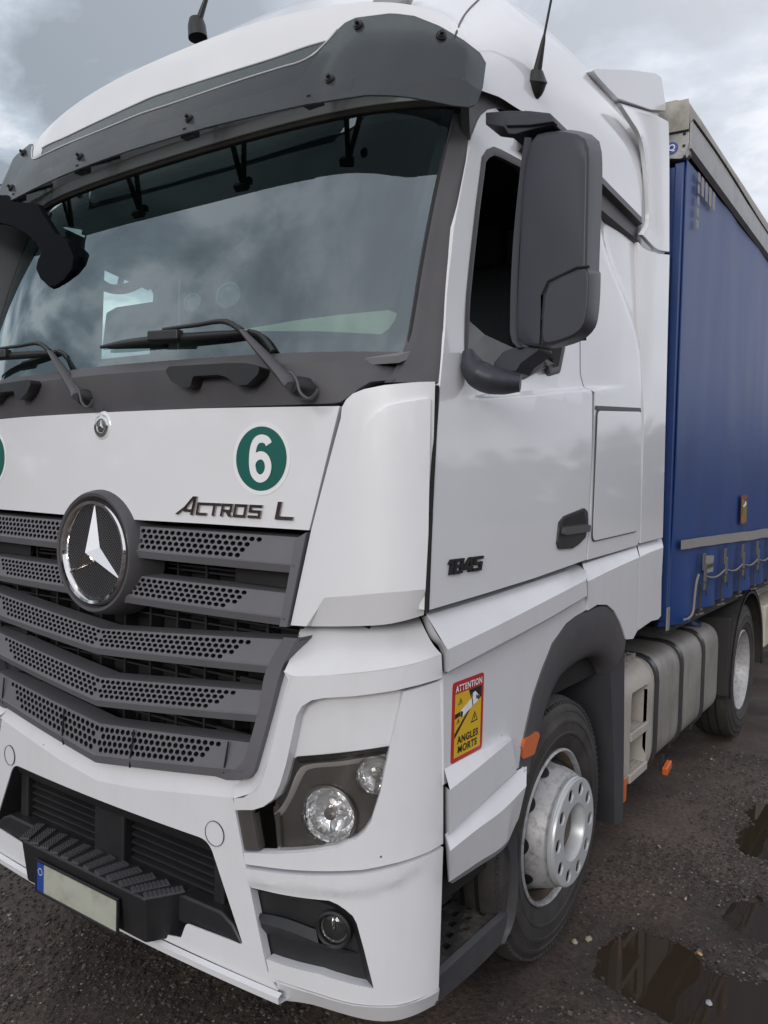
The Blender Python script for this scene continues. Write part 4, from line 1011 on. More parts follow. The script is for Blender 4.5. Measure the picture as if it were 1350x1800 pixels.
# warning sticker on the skirt
c4 = Q(SK, [(792, 1200), (847, 1185), (851, 1317), (796, 1338)], .001)
ys0, ys1 = (c4[0][0]+c4[3][0])/2, (c4[1][0]+c4[2][0])/2; zt_, zb_ = (c4[0][1]+c4[1][1])/2, (c4[2][1]+c4[3][1])/2
def warning_sticker(S, y0, y1, z0, z1, parent, off, small=False):
    w, h = y1-y0, z1-z0
    def T(P): return [(y0+a*w, z0+b*h) for a, b in P]
    s = panel('warning_sticker', S, fillet(T([(0, 0), (1, 0), (1, 1), (0, 1)]), .07*w), RED_SHADE if small else RED, parent, off=off, thick=.0006, bev=0, step=0)
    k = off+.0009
    panel('yellow_field', S, T([(.085, .055), (.915, .055), (.915, .845), (.085, .845)]), YEL_SHADE if small else YEL, s, off=k, thick=.0005, bev=0, step=0)
    panel('black_wedge', S, T([(.085, .36), (.085, .30), (.60, .62), (.915, .70), (.915, .845), (.50, .845), (.62, .66)]), BLKP, s, off=k+.0007, thick=.0004, bev=0, step=0)
    panel('black_wedge', S, T([(.085, .60), (.085, .54), (.5, .60), (.5, .63)]), BLKP, s, off=k+.0007, thick=.0004, bev=0, step=0)
    panel('lorry_sign', S, T([(.25, .62), (.58, .72), (.60, .78), (.70, .80), (.80, .74), (.79, .66), (.62, .62), (.30, .535), (.24, .56)]), WHTP, s, off=k+.0014, thick=.0004, bev=0, step=0)
    panel('lorry_shade', S, T([(.25, .62), (.24, .56), (.30, .535), (.32, .60)]), BLKP, s, off=k+.0019, thick=.0003, bev=0, step=0)
    if small: return s
    panel('lorry_shade', S, T([(.60, .78), (.585, .725), (.62, .62), (.64, .63), (.61, .725), (.625, .785)]), BLKP, s, off=k+.0019, thick=.0003, bev=0, step=0)
    panel('lorry_shade', S, T([(.73, .75), (.79, .73), (.79, .69), (.73, .70)]), BLUP, s, off=k+.0019, thick=.0003, bev=0, step=0)
    for (cx, cy, r) in ((.70, .46, .11), (.24, .735, .065), (.18, .50, .05), (.84, .72, .04)):
        P = [(cx-r, cy-r*.5), (cx+r, cy-r*.5+.01), (cx+.01, cy+r*.75)]
        panel('triangle', S, T(P), BLKP, s, off=k+.0007, thick=.0004, bev=0, step=0)
        I = [(cx+(a-cx)*.66, cy+(b-cy)*.66) for a, b in P]
        panel('triangle', S, T(I), YEL, s, off=k+.0011, thick=.0004, bev=0, step=0)
        panel('mark', S, T([(cx-.012, cy-r*.12), (cx+.012, cy-r*.12), (cx+.012, cy+r*.3), (cx-.012, cy+r*.3)]), BLKP, s, off=k+.0016, thick=.0003, bev=0, step=0)
    fit_text('lettering', S, 'ATTENTION', y0+.08*w, z0+.868*h, .84*w, .085*h, WHTP, s, off=k+.001, bold=.03)
    fit_text('lettering', S, 'ANGLES', y0+.17*w, z0+.215*h, .66*w, .095*h, BLKP, s, off=k+.001, bold=.03)
    fit_text('lettering', S, 'MORTS', y0+.20*w, z0+.095*h, .60*w, .095*h, BLKP, s, off=k+.001, bold=.03)
    return s
warning_sticker(SK, ys0, ys1, zb_, zt_, truck, .001)
# entry step
est = empty('entry_step', (1.1, .65, .4), truck)
S1 = [(1.0, .40), (1.0, .99)]
# riser behind the tread, end wall, tread and outer kerb
top_o = V(PLX(1.22), [(770, 1700), (840, 1650), (900, 1600)])
zt0 = .455
panel('step_riser', PLX(1.03), [(.40, .36), (.98, .36), (1.02, .60), (1.06, .95), (.40, .95)], FLAPM, est, thick=.02, bev=.004, step=0)
panel('step_end_wall', PLY(1.0), [(1.02, .30), (1.215, .30), (1.225, .60), (1.235, .95), (1.02, .98)], FLAPM, est, thick=.05, bev=.01, step=0, orient=(1.1, 3, .6))
bm = bmesh.new()
tre = [(1.02, .45), (1.205, .45), (1.205, 1.0), (1.02, 1.0)]
zs = lambda y: .352-.012*(y-.5)
vs_t = []
nx, ny = 7, 18
gv = [[bm.verts.new((1.03+.165*i/(nx-1), .45+.55*j/(ny-1), zs(.45+.55*j/(ny-1))+.004*math.sin(i*2+j))) for i in range(nx)] for j in range(ny)]
for j in range(ny-1):
    for i in range(nx-1):
        if i in (1, 3) and j % 4 in (1,) or (i in (2, 4) and j % 4 == 3): continue
        bm.faces.new((gv[j][i], gv[j][i+1], gv[j+1][i+1], gv[j+1][i]))
TREAD = mat('muddy_tread', (.035, .033, .032), .7, dirt=(.16, .14, .11), dscale=9, damt=.85, bump=.4, bscale=60)
link('step_tread', bm, TREAD, est, 30, thick=.02, orient=(1.1, .7, -5))
box('tread_floor', (1.11, .72, .30), (.18, .55, .01), DK, est, bev=0)
loft('step_kerb', [[Vector((1.195, .52, zs(.52)-.02)), Vector((1.195, .8, zs(.8)-.02)), Vector((1.195, 1.03, zs(1.03)-.01))], [Vector((1.205, .52, zs(.52)+.008)), Vector((1.205, .8, zs(.8)+.008)), Vector((1.205, 1.03, zs(1.03)+.008))],
   [Vector((1.225, .52, zs(.52))), Vector((1.225, .8, zs(.8))), Vector((1.225, 1.03, zs(1.03)))], [Vector((1.225, .52, .272)), Vector((1.225, .8, .255)), Vector((1.225, 1.03, .262))], [Vector((1.17, .52, .260)), Vector((1.17, .8, .242)), Vector((1.17, 1.03, .25))]], FLAPM, est, n=14, thick=0, bev=0, smooth=25)
# liner edge between the step and the wheel
loft('wheel_liner', [V(PLX(1.235), [(900, 1440), (905, 1480), (908, 1540), (904, 1600), (898, 1630), (888, 1660)]), V(PLX(1.225), [(890, 1480), (898, 1510), (899, 1550), (896, 1600), (890, 1635), (882, 1662)]), [p+Vector((-.2, .0, 0)) for p in V(PLX(1.225), [(890, 1480), (898, 1510), (899, 1550), (896, 1600), (890, 1635), (882, 1662)])]], FLAPM, truck, n=20, thick=.012, bev=0, orient=None)
box('wheel_housing', (.86, 1.44, 1.16), (.60, 1.25, .30), DK, truck, bev=0)
# flap behind the front wheel
fa = fillet(Q(PLX(1.22), [(1072, 1168), (1098, 1140), (1097, 1300), (1095, 1441), (1080, 1451), (1079, 1330), (1075, 1230)]), .006)
panel('mudflap', PLX(1.22), fa, FLAPM, truck, thick=.30, bev=.012, step=0)

# ================================================================== WHEELS
def wheel(name, pos, front=True, parent=None, side=1):
    r = empty(name, pos, parent)
    M = Matrix.Translation(pos) @ Matrix.Rotation(side*math.pi/2, 4, 'Y')   # local +Z points outward
    R, rr = .507, .300
    prof = [(-.26, rr), (-.275, rr+.05), (-.27, R-.07), (-.24, R-.018), (-.20, R), (-.10, R+.003), (-.03, R), (.0, R-.012), (.016, R-.040), (.0195, R-.042), (.0235, R-.055), (.022, R-.058), (.029, R-.085), (.032, R-.088), (.033, R-.098), (.0305, R-.10), (.031, R-.135), (.034, R-.138), (.033, R-.146), (.027, R-.150), (.018, rr+.018), (.0, rr)]
    lathe('tyre', prof, M, RUB, r, 96)
    bm = bmesh.new()
    for g in (-.06, -.12, -.18): lathe_bm(bm, [(g-.008, R+.0045), (g+.008, R+.0045)], M, 96)
    link('tread_groove', bm, DK, r, 30)
    bm = bmesh.new()
    for k in range(110):
        a = 2*math.pi*k/110; c = Vector(((R-.020)*math.cos(a), (R-.020)*math.sin(a), .004))
        box_bm(bm, M @ c, Vector((.012, .016, .016)), (M.to_3x3() @ Matrix.Rotation(a, 3, 'Z')))
    link('shoulder_lug', bm, RUB, r, 0)
    if front:
        lathe('rim', [(-.02, rr), (.012, rr+.002), (.018, rr-.006), (.012, rr-.012), (-.005, rr-.015)], M, RIM, r, 72)
        lathe('rim_well', [(-.004, rr-.014), (-.03, rr-.022), (-.07, rr-.032), (-.17, rr-.04), (-.20, .10), (-.2, 0)], M, RUST, r, 48)
        # conical wheel disc with hand holes
        seg = 80; bm = bmesh.new(); prof2 = [(-.062, .266), (-.052, .256), (-.025, .243), (.005, .234), (.04, .225), (.062, .215), (.068, .19)]
        rings = [[bm.verts.new(M @ Vector((q*math.cos(2*math.pi*k/seg), q*math.sin(2*math.pi*k/seg), a))) for k in range(seg)] for a, q in prof2]
        for i in range(len(prof2)-1):
            for k in range(seg):
                bm.faces.new((rings[i][k], rings[i][(k+1) % seg], rings[i+1][(k+1) % seg], rings[i+1][k]))
        bmesh.ops.recalc_face_normals(bm, faces=bm.faces[:]); link('wheel_disc', bm, RIM, r, 40)
        for k in range(10):
            a = 2*math.pi*(k+.5)/10; T = M @ Matrix.Rotation(a, 4, 'Z') @ Matrix.Translation((.2455, 0, -.022)) @ Matrix.Rotation(math.radians(68), 4, 'Y')
            bm = bmesh.new(); lathe_bm(bm, [(.002, .036), (.004, .034), (.0045, 0)], T, 20); bmesh.ops.recalc_face_normals(bm, faces=bm.faces[:]); link('hand_hole', bm, DK, r, 30)
        # cover ring with ten holes
        bm = bmesh.new(); ro, ri = .203, .108; outl = disc_pts(0, 0, ro, 80); holes = [disc_pts(0, 0, ri, 48)]
        for k in range(10):
            a = 2*math.pi*(k+.5)/10; holes.append(disc_pts(.163*math.cos(a), .163*math.sin(a), .0235, 16))
        bm = flat_bm(outl, holes, 0)
        for v in bm.verts: v.co = M @ Vector((v.co.x, v.co.y, .098))
        link('cover_ring', bm, SILV, r, 35, thick=.010, bev=.003, orient=(0, pos[1], pos[2]))
        lathe('cover_edge', [(.098, .199), (.096, .205), (.088, .207), (.085, .203), (.080, .207), (.072, .206), (.066, .198)], M, SILV, r, 80)
        lathe('inner_collar', [(.096, .109), (.08, .104), (.02, .098)], M, SILV, r, 48)
        lathe('hub', [(.0, .2), (.025, .12), (.03, .088), (.05, .08), (.06, .05), (.063, 0)], M, RUST, r, 40)
        bm = bmesh.new()
        for k in range(10):
            a = 2*math.pi*(k+.5)/10; T = M @ Matrix.Translation((.163*math.cos(a), .163*math.sin(a), 0)); lathe_bm(bm, [(.04, .016), (.08, .016), (.088, .010), (.088, 0)], T, 6)
        bmesh.ops.recalc_face_normals(bm, faces=bm.faces[:]); link('wheel_nuts', bm, RUST, r, 0)
    else:
        lathe('rim', [(-.02, rr), (.012, rr+.002), (.018, rr-.006), (.010, rr-.014), (-.03, rr-.022), (-.06, rr-.032), (-.17, rr-.045), (-.20, rr-.07), (-.215, .14), (-.20, .13), (-.05, .12), (-.04, 0)], M, RIM, r, 72)
    return r
wheel('wheel', (1.195, 1.437, .505), True, truck)
wheel('wheel', (-1.195, 1.437, .505), True, truck, -1)
wheel('wheel', (1.19, 5.0, .505), False, truck)
wheel('wheel', (-1.19, 5.0, .505), False, truck, -1)

# ================================================================== FUEL TANK, CHASSIS
tank = empty('fuel_tank', (.9, 3.3, .6), truck)
def rrect(x0, x1, z0, z1, r, seg=6): return fillet([(x1, z0), (x1, z1), (x0, z1), (x0, z0)], r, seg)
cs_ = rrect(.52, 1.185, .335, .945, .14)
def extr(name, prof, y0, y1, material, parent, bev=.0, inset=.0):
    bm = bmesh.new(); st = [(y0, -inset), (y0+inset, 0), (y1-inset, 0), (y1, -inset)] if inset else [(y0, 0), (y1, 0)]
    c = np.mean(np.array(prof), 0); rg = []
    for y, d in st:
        rg.append([bm.verts.new((x+(d*np.sign(x-c[0])), y, z+(d*np.sign(z-c[1])))) for x, z in prof])
    for a, b in zip(rg, rg[1:]):
        for i in range(len(prof)): bm.faces.new((a[i], b[i], b[(i+1) % len(prof)], a[(i+1) % len(prof)]))
    bm.faces.new(rg[0]); bm.faces.new(rg[-1][::-1]); bmesh.ops.recalc_face_normals(bm, faces=bm.faces[:])
    return link(name, bm, material, parent, 35, bev=bev)
extr('tank_body', cs_, 2.80, 4.30, TANK, tank, inset=.012)
def hoop(y, w, grow, material, name):
    P = rrect(.52-grow, 1.185+grow, .335-grow, .945+grow, .14); extr(name, P, y-w/2, y+w/2, material, tank)
for y in (2.84, 3.34, 3.86): hoop(y, .055, .010, STRAP, 'tank_strap')
# step unit in front of the tank: shell with two recessed treads
su = empty('step_unit', (1.0, 2.5, .6), truck)
so_ = fillet([(2.28, .315), (2.79, .315), (2.79, .945), (2.28, .945)], .03)
sh = fillet([(2.43, .40), (2.70, .40), (2.70, .83), (2.43, .83)], .03)
def tank_x(y, z): return 1.185-.14*(1-math.sqrt(max(0, 1-max(0, (z-.805)/.14)**2)))-.06*max(0, (.45-z)/.14)**2
TKS = Surf(lambda y, z: Vector((tank_x(y, z), y, z)), (2.5, .6))
panel('step_shell', TKS, so_, TSTEP, su, holes=[sh], thick=.02, bev=.006, step=.035, orient=(0, 2.5, .6))
extr('shell_core', [(.55, .35), (1.02, .35), (1.02, .93), (.55, .93)], 2.30, 2.79, TSTEP, su)
loft('recess_rim', [on(TKS, sh+sh[:1], -.002), [p+Vector((-.175, 0, 0)) for p in on(TKS, sh+sh[:1], -.002)]], TSTEP, su, n=len(sh)+1, thick=0, bev=0, orient=None)
for z in (.615, .405):
    box('tread', (1.105, 2.565, z), (.17, .27, .022), TSTEP, su, bev=.004)
    box('tread_lip', (1.185, 2.565, z-.005), (.02, .28, .045), TSTEP, su, bev=.006)
    bm = bmesh.new()
    for i in range(5):
        for j in range(9): box_bm(bm, Vector((1.05+.028*i, 2.45+.028*j, z+.013)), Vector((.012, .012, .006)))
    link('tread_studs', bm, TSTEP, su, 0)
box('marker_reflector', (1.192, 2.345, .375), (.01, .045, .12), ORANGE, su, bev=.004)
box('shell_end', (1.0, 2.295, .63), (.34, .02, .62), TSTEP, su, bev=.008)
# grating on top of the step unit
bm = bmesh.new()
for i in range(7): box_bm(bm, Vector((.93+.034*i, 2.42, .985)), Vector((.008, .40, .028)))
for j in range(9): box_bm(bm, Vector((1.03, 2.24+.045*j, .99)), Vector((.24, .008, .022)), Matrix.Rotation(.35*(1 if j % 2 else -1), 3, 'Z'))
link('step_grating', bm, TANK, truck, 0)
lathe('filler_cap', [(0, .075), (.05, .075), (.07, .06), (.072, 0)], frame_at((1.02, 4.10, .935), (.55, 0, .83)), mat('filler_cap_blue', (.02, .035, .08), .35, dirt=(.1, .1, .1), damt=.4), tank, 24)
for y in (2.95, 3.45, 3.95): box('tank_bracket', (1.05, y, .30), (.12, .05, .05), CHAS, tank, bev=.004)
mkr = box('side_lamp', (1.19, 3.10, .275), (.03, .10, .045), ORANGE, truck, bev=.006, rot=Matrix.Rotation(.25, 3, 'X'))
box('side_lamp_bracket', (1.16, 3.10, .30), (.02, .03, .09), CHAS, truck, bev=.002)
for s in (1, -1):
    box('chassis_rail', (s*.42, 4.2, .82), (.09, 5.6, .28), CHAS, truck, bev=0)
extr('tank_body', [(-1.15, .33), (-.55, .33), (-.55, .93), (-1.15, .93)], 2.3, 4.3, TANK, truck)
box('engine_block', (0, 1.3, .75), (.8, 1.6, .55), CHAS, truck, bev=0)
box('front_axle', (0, 1.44, .45), (1.9, .12, .12), CHAS, truck, bev=0)
box('rear_axle', (0, 5.0, .5), (1.9, .2, .2), CHAS, truck, bev=0)
# rear mudguard over the drive wheel
mg = []
for x in (1.25, .62):
    mg.append([Vector((x, 5.0+.60*math.cos(t), .52+.60*math.sin(t))) for t in np.linspace(math.pi*1.06, -.1, 24)])
loft('rear_mudguard', mg, CHAS, truck, n=24, thick=.012, bev=0, orient=None)
loft('mudguard_edge', [[p+Vector((.0, 0, 0)) for p in mg[0]], [Vector((1.25, 5.0+.57*math.cos(t), .52+.57*math.sin(t))) for t in np.linspace(math.pi*1.06, -.1, 24)]], CHAS, truck, n=24, thick=.008, bev=0)
box('mudguard_front', (.93, 4.385, .70), (.62, .03, .55), CHAS, truck, bev=.01)
box('fifth_wheel', (0, 4.6, 1.08), (.9, .9, .10), CHAS, truck, bev=0)
box('air_tank_box', (.95, 2.33, 1.10), (.25, .2, .18), TANK, truck, bev=.03)

# ================================================================== MIRROR
mir = empty('door_mirror', (1.45, .65, 2.55), truck)
def shell(name, layers, material, parent, n=48, bev=.003):
    """closed body through outlines [(y, [photo pixels])...]"""
    bm = bmesh.new(); rg = []
    for y, px in layers:
        P = on(PLY(y), Q(PLY(y), px)); P = resample(P+[P[0]], n+1)[:n]; rg.append([bm.verts.new(p) for p in P])
    for a, b in zip(rg, rg[1:]):
        for i in range(n): bm.faces.new((a[i], a[(i+1) % n], b[(i+1) % n], b[i]))
    for R in (rg[0], rg[-1]):
        bmesh.ops.triangle_fill(bm, edges=[bm.edges.get((R[i], R[(i+1) % n])) for i in range(n)], use_beauty=True, use_dissolve=False)
    bmesh.ops.recalc_face_normals(bm, faces=bm.faces[:])
    bmesh.ops.dissolve_limit(bm, angle_limit=math.radians(.6), verts=bm.verts[:], edges=bm.edges[:], delimit={'NORMAL'})
    return link(name, bm, material, parent, 32, bev=bev)
f_px = [(932, 252), (938, 240), (950, 235), (975, 231), (1003, 233), (1025, 241), (1034, 258), (1035, 300), (1032, 450), (1030, 555), (1022, 582), (1002, 596), (956, 609), (924, 607), (912, 598), (908, 582), (913, 450), (922, 300)]
r_px = [(938, 250), (944, 238), (955, 232), (978, 228), (1010, 229), (1041, 237), (1055, 252), (1059, 300), (1054, 450), (1050, 552), (1043, 578), (1018, 599), (960, 614), (934, 611), (924, 603), (921, 586), (925, 450), (932, 300)]
b_px = [(950, 256), (956, 246), (966, 240), (982, 236), (1010, 236), (1038, 243), (1052, 256), (1056, 300), (1051, 450), (1047, 550), (1040, 574), (1016, 594), (970, 606), (948, 603), (940, 596), (937, 580), (940, 450), (946, 300)]
shell('mirror_housing', [(.600, [(a+(985-a)*.10, b+(430-b)*.03) for a, b in f_px]), (.606, f_px), (.70, r_px), (.76, b_px)], MIR, mir)
# ribbed inner edge
e0 = Q(PLY(.615), [(921, 244), (915, 290), (900, 440), (895, 580), (899, 603), (910, 613)])
e1 = Q(PLY(.605), [(932, 240), (924, 290), (910, 440), (906, 585), (910, 600), (918, 610)])
loft('housing_edge', [[p+Vector((.0, .12, 0)) for p in on(PLY(.625), e0)], on(PLY(.625), e0), on(PLY(.603), [((a[0]+b[0])/2-.004, (a[1]+b[1])/2) for a, b in zip(e0, e1)]), on(PLY(.615), e1)], MIR, mir, n=24, thick=0, bev=0, smooth=30)
# lower cover
lcf = [(956, 522), (967, 498), (1015, 475), (1033, 474), (1035, 520), (1031, 556), (1022, 580), (1002, 594), (960, 606), (952, 598)]
lcr = [(962, 520), (972, 496), (1020, 472), (1053, 474), (1056, 490), (1052, 555), (1044, 580), (1018, 601), (966, 613), (958, 604)]
shell('mirror_lower_cover', [(.592, [(a+(995-a)*.06, b+(540-b)*.06) for a, b in lcf]), (.597, lcf), (.705, lcr), (.73, lcr)], MIR, mir, n=40)
gap = Q(PLY(.600), [(950, 604), (953, 519), (964, 495), (1014, 471), (1036, 469)])
tube('cover_gap', on(PLY(.600), gap), .0045, DK, mir, 5)
box('mirror_pane', (1.465, .763, 2.62), (.15, .006, .40), MIRG, mir, bev=0)
box('mirror_pane', (1.465, .763, 2.33), (.14, .006, .10), MIRG, mir, bev=0)
# arms
arm = Q(PLY(.60), [(853, 197), (893, 194), (930, 194), (966, 198), (973, 205), (974, 218), (940, 226), (905, 236), (893, 235), (885, 223), (853, 219)])
prism_y('mirror_arm', arm, .60, .70, MIR, mir, bev=.004)
arm2 = Q(PLY(.588), [(890, 204), (935, 198), (966, 199), (973, 206), (973, 214), (930, 220), (888, 221)])
prism_y('arm_cap', arm2, .588, .62, MIR, mir, bev=.003)
lp0 = V(PLX(1.235), [(826, 640)])[0]
fx = lambda px, py, y: V(PLY(y), [(px, py)])[0]
tube('lower_arm', [fx(822, 616, .565), fx(826, 632, .568), fx(834, 650, .57), fx(852, 664, .58), fx(882, 671, .60), fx(915, 673, .62)], [.022, .044, .060, .058, .050, .036], MIR, mir, 18, 36, flat=.72)
prism_y('lower_bracket', fillet(Q(PLY(.62), [(865, 640), (884, 618), (905, 610), (948, 608), (945, 618), (915, 640), (906, 654), (880, 652)]), .01), .62, .72, MIR, mir, bev=.012)
# front kerb mirror at the far upper corner
km = empty('kerb_mirror', (-1.0, .15, 2.8), truck)
ky = lambda px, py, y=.20: V(PLY(y), [(px, py)])[0]
kq = Q(PLY(.325), [(-60, 341), (10, 342), (22, 353), (66, 358), (75, 375), (98, 411), (108, 415), (118, 423), (129, 452), (126, 475), (112, 493), (97, 504), (86, 505), (70, 490), (62, 472), (66, 455), (72, 445), (64, 429), (47, 413), (23, 399), (0, 393), (-60, 391)])
prism_y('mirror_body', fillet(kq, .022, 4), .325, .352, KBK, km, bev=.006, bseg=2)
if False: prism_y('mirror_pane', fillet(Q(PLY(.337), [(84, 462), (100, 440), (119, 447), (120, 466), (106, 486), (92, 490)]), .012), .336, .3395, SCREEN, km, bev=0)
# ================================================================== ANTENNAS
def antenna_right():
    root = empty('antenna', (1.2, .9, 3.15), truck)
    p = V(SI, [(941, 143)], .03)[0]; q = V(SI, [(961, 40)], .09)[0]; d = (q-p).normalized()
    tube('antenna_base', [p-d*.05+Vector((-.03, 0, 0)), p-d*.03, p+d*.0, p+d*.035], [.012, .030, .042, .018], BK, root, 16, 16)
    tube('antenna_whip', [p+d*.02, p+d*.12, p+d*.14, p+d*.9], [.017, .008, .0045, .003], BK, root, 8)
antenna_right()
def antenna_left():
    root = empty('antenna', (.3, 1.3, 3.85), truck)
    S = PLY(1.15); p = V(S, [(346, 46)])[0]; q = V(S, [(361, 2)])[0]; d = (q-p).normalized()
    lathe('antenna_base', [(-.06, .046), (0, .043), (.034, .034), (.042, .016), (.046, 0)], frame_at(p, (-.15, 0, 1)), BK, root, 20)
    tube('antenna_whip', [p+d*.04, p+d*.2, p+d*.8], [.016, .006, .004], BK, root, 8)
antenna_left()
rl = V(PLY(.60), [(690, 2)])[0]
bm = bmesh.new(); box_bm(bm, Vector((0, 0, 0)), Vector((.16, .03, .10))); bmesh.ops.transform(bm, matrix=Matrix.Translation(rl) @ Matrix.Rotation(-.5, 4, 'X'), verts=bm.verts)
link('roof_lamp', bm, ALU, truck, 35, bev=.01)

# ================================================================== CAB INTERIOR
dash = loft('dashboard', [[Vector((x, .30+.03*abs(x), 2.20)) for x in np.linspace(-1.15, 1.15, 20)], [Vector((x, .62, 2.30)) for x in np.linspace(-1.15, 1.15, 20)], [Vector((x, .80, 2.30)) for x in np.linspace(-1.15, 1.15, 20)], [Vector((x, .86, 1.8)) for x in np.linspace(-1.15, 1.15, 20)]], INT, truck, n=20, thick=.02, bev=0)
panel('lit_dash_strip', PLY(.60), Q(PLY(.60), [(400, 583), (440, 577), (520, 563), (600, 553), (683, 545), (722, 560), (722, 590), (683, 588), (560, 582), (440, 582)]), CREAM, truck, thick=.01, bev=0, step=0)  # made-up pale strip in place of light and reflection on the dashboard
panel('dash_display', PLY(.58), fillet(Q(PLY(.58), [(180, 612), (187, 550), (205, 540), (272, 530), (288, 545), (290, 590), (285, 610)]), .015), SCREEN, truck, thick=.03, bev=.004, step=0)
swc = V(PLY(.78), [(222, 452)])[0]; SWM = frame_at(swc, (.35, -1, .35))
bm = bmesh.new(); seg = 48; rg_ = []
for k in range(seg):
    a = 2*math.pi*k/seg; c = Vector((.165*math.cos(a), .165*math.sin(a), 0)); rg_.append([bm.verts.new(SWM @ (c+Vector((math.cos(a)*math.cos(b)*.022, math.sin(a)*math.cos(b)*.022, math.sin(b)*.022)))) for b in np.linspace(0, 2*math.pi, 9)[:-1]])
for k in range(seg):
    for q in range(8): bm.faces.new((rg_[k][q], rg_[(k+1) % seg][q], rg_[(k+1) % seg][(q+1) % 8], rg_[k][(q+1) % 8]))
bmesh.ops.recalc_face_normals(bm, faces=bm.faces[:]); sw_ = link('steering_wheel', bm, INTD, truck, 60)
lathe('wheel_boss', [(-.03, .06), (.01, .055), (.015, 0)], SWM, INTD, sw_, 20)
for a in (.2, math.pi-.2, -math.pi/2): tube('wheel_spoke', [SWM @ Vector((.04*math.cos(a), .04*math.sin(a), 0)), SWM @ Vector((.16*math.cos(a), .16*math.sin(a), 0))], .014, INTD, sw_, 6)
for (px, py, r) in ((403, 520, .052), (340, 533, .038)):
    lathe('dash_gauge', [(0, r), (.01, r*1.02), (.012, r*.8), (.004, r*.76), (.0, 0)], frame_at(ky(px, py, .66), (.3, -1, .2)), INT, truck, 32)
panel('door_curtain', PLX(-1.19), [(.42, 2.2), (1.03, 2.2), (1.05, 3.02), (.42, 3.02)], INT, truck, thick=.02, bev=0, step=0)
for s in (1, -1):
    seat = empty('seat', (s*.6, 1.4, 1.8), truck)
    box('seat_base', (s*.62, 1.35, 2.05), (.52, .52, .16), SEATM, seat, bev=.05)
    box('seat_back', (s*.62, 1.66, 2.45), (.50, .14, .75), SEATM, seat, bev=.06, rot=Matrix.Rotation(-.15, 3, 'X'))
    box('headrest', (s*.62, 1.73, 2.92), (.30, .10, .20), SEATM, seat, bev=.04)

# ================================================================== TRAILER
tr = empty('curtain_trailer', (0, 8, 1.2))
tag(tr, 'blue tarpaulin curtain-side trailer with dirty beige roof edge behind the white cab', 'trailer')
TX = 1.26; Y0, Y1 = 2.80, 13.6
CU = Surf(lambda y, z: Vector((TX, y, z)), (3.0, 1.6))
nzs = list(np.linspace(0, 1, 46)); nys = list(np.linspace(2.80, 5.6, 84))+list(np.linspace(5.7, Y1, 50))
def zbot(y): return 1.150+(.0 if y > 3.45 else -.035*sstep((3.45-y)/.4))
def ztop(y): return 3.56+.02*sstep((y-2.8)/1.0)
bm = bmesh.new(); gr = []
buck_y = [3.37, 3.92, 4.46, 4.99, 5.55, 6.1, 6.65, 7.2, 7.75, 8.3, 8.85, 9.4]
for y in nys:
    col = []
    for t in nzs:
        z = zbot(y)+(ztop(y)-zbot(y))*t
        d = .014*noise.noise(Vector((y*1.1, z*.5, 3)))+.006*noise.noise(Vector((y*3.5, z*1.1, 9)))
        k = max(0, 1-(z-1.15)/.42)
        near = min(abs(y-b) for b in buck_y)
        d += k*(.020*math.cos(2*math.pi*(y-3.37)/.545+math.pi)-.006)+k*.012*noise.noise(Vector((y*5, z*7, 1)))
        d += .012*math.exp(-((z-1.175)/.03)**2)*(1 if y > 3.4 else .2)
        d -= .03*math.exp(-((y-2.80)/.05)**2)*k
        col.append(bm.verts.new((TX+d, y, z)))
    gr.append(col)
for a, b in zip(gr, gr[1:]):
    for i in range(len(nzs)-1): bm.faces.new((a[i], b[i], b[i+1], a[i+1]))
link('side_curtain', bm, BLUE, tr, 60, thick=.006, orient=(0, 6, 2.3))
# front wall and corner post
panel('front_wall', PLY(2.80), [(-1.25, 1.165), (1.225, 1.165), (1.225, 3.535), (-1.25, 3.535)], BLUE2, tr, thick=.03, bev=.003, step=.3, orient=(0, 5, 2))
box('corner_post', (1.222, 2.808, 2.35), (.05, .045, 2.40), BLUE2, tr, bev=.008)
hdr = panel('front_header', PLY(2.775), Q(PLY(2.775), [(1100, 222), (1213, 221), (1211, 268), (1203, 277), (1196, 279), (1100, 279)]), ALU, tr, thick=.06, bev=.004, step=0, orient=(0, 5, 3.6))
lg = Q(PLY(2.774), [(1181, 261)])[0]
ld = panel('round_decal', PLY(2.774), disc_pts(lg[0], lg[1], .032, 32), BLUP, hdr, off=.001, thick=.001, bev=0, step=0, orient=(0, 5, 3.6))
fit_text('decal_mark', PLY(2.774), 'Q', lg[0]-.018, lg[1]-.018, .036, .038, WHTP, ld, off=.0035, bold=.02)
for px, py in ((1203, 235), (1202, 256), (1203, 275), (1192, 199)):
    p = V(PLY(2.772), [(px, py)])[0]; lathe('rivet', [(0, .008), (.004, .006), (.005, 0)], frame_at(p, (0, -1, 0)), CHAS, hdr, 10)
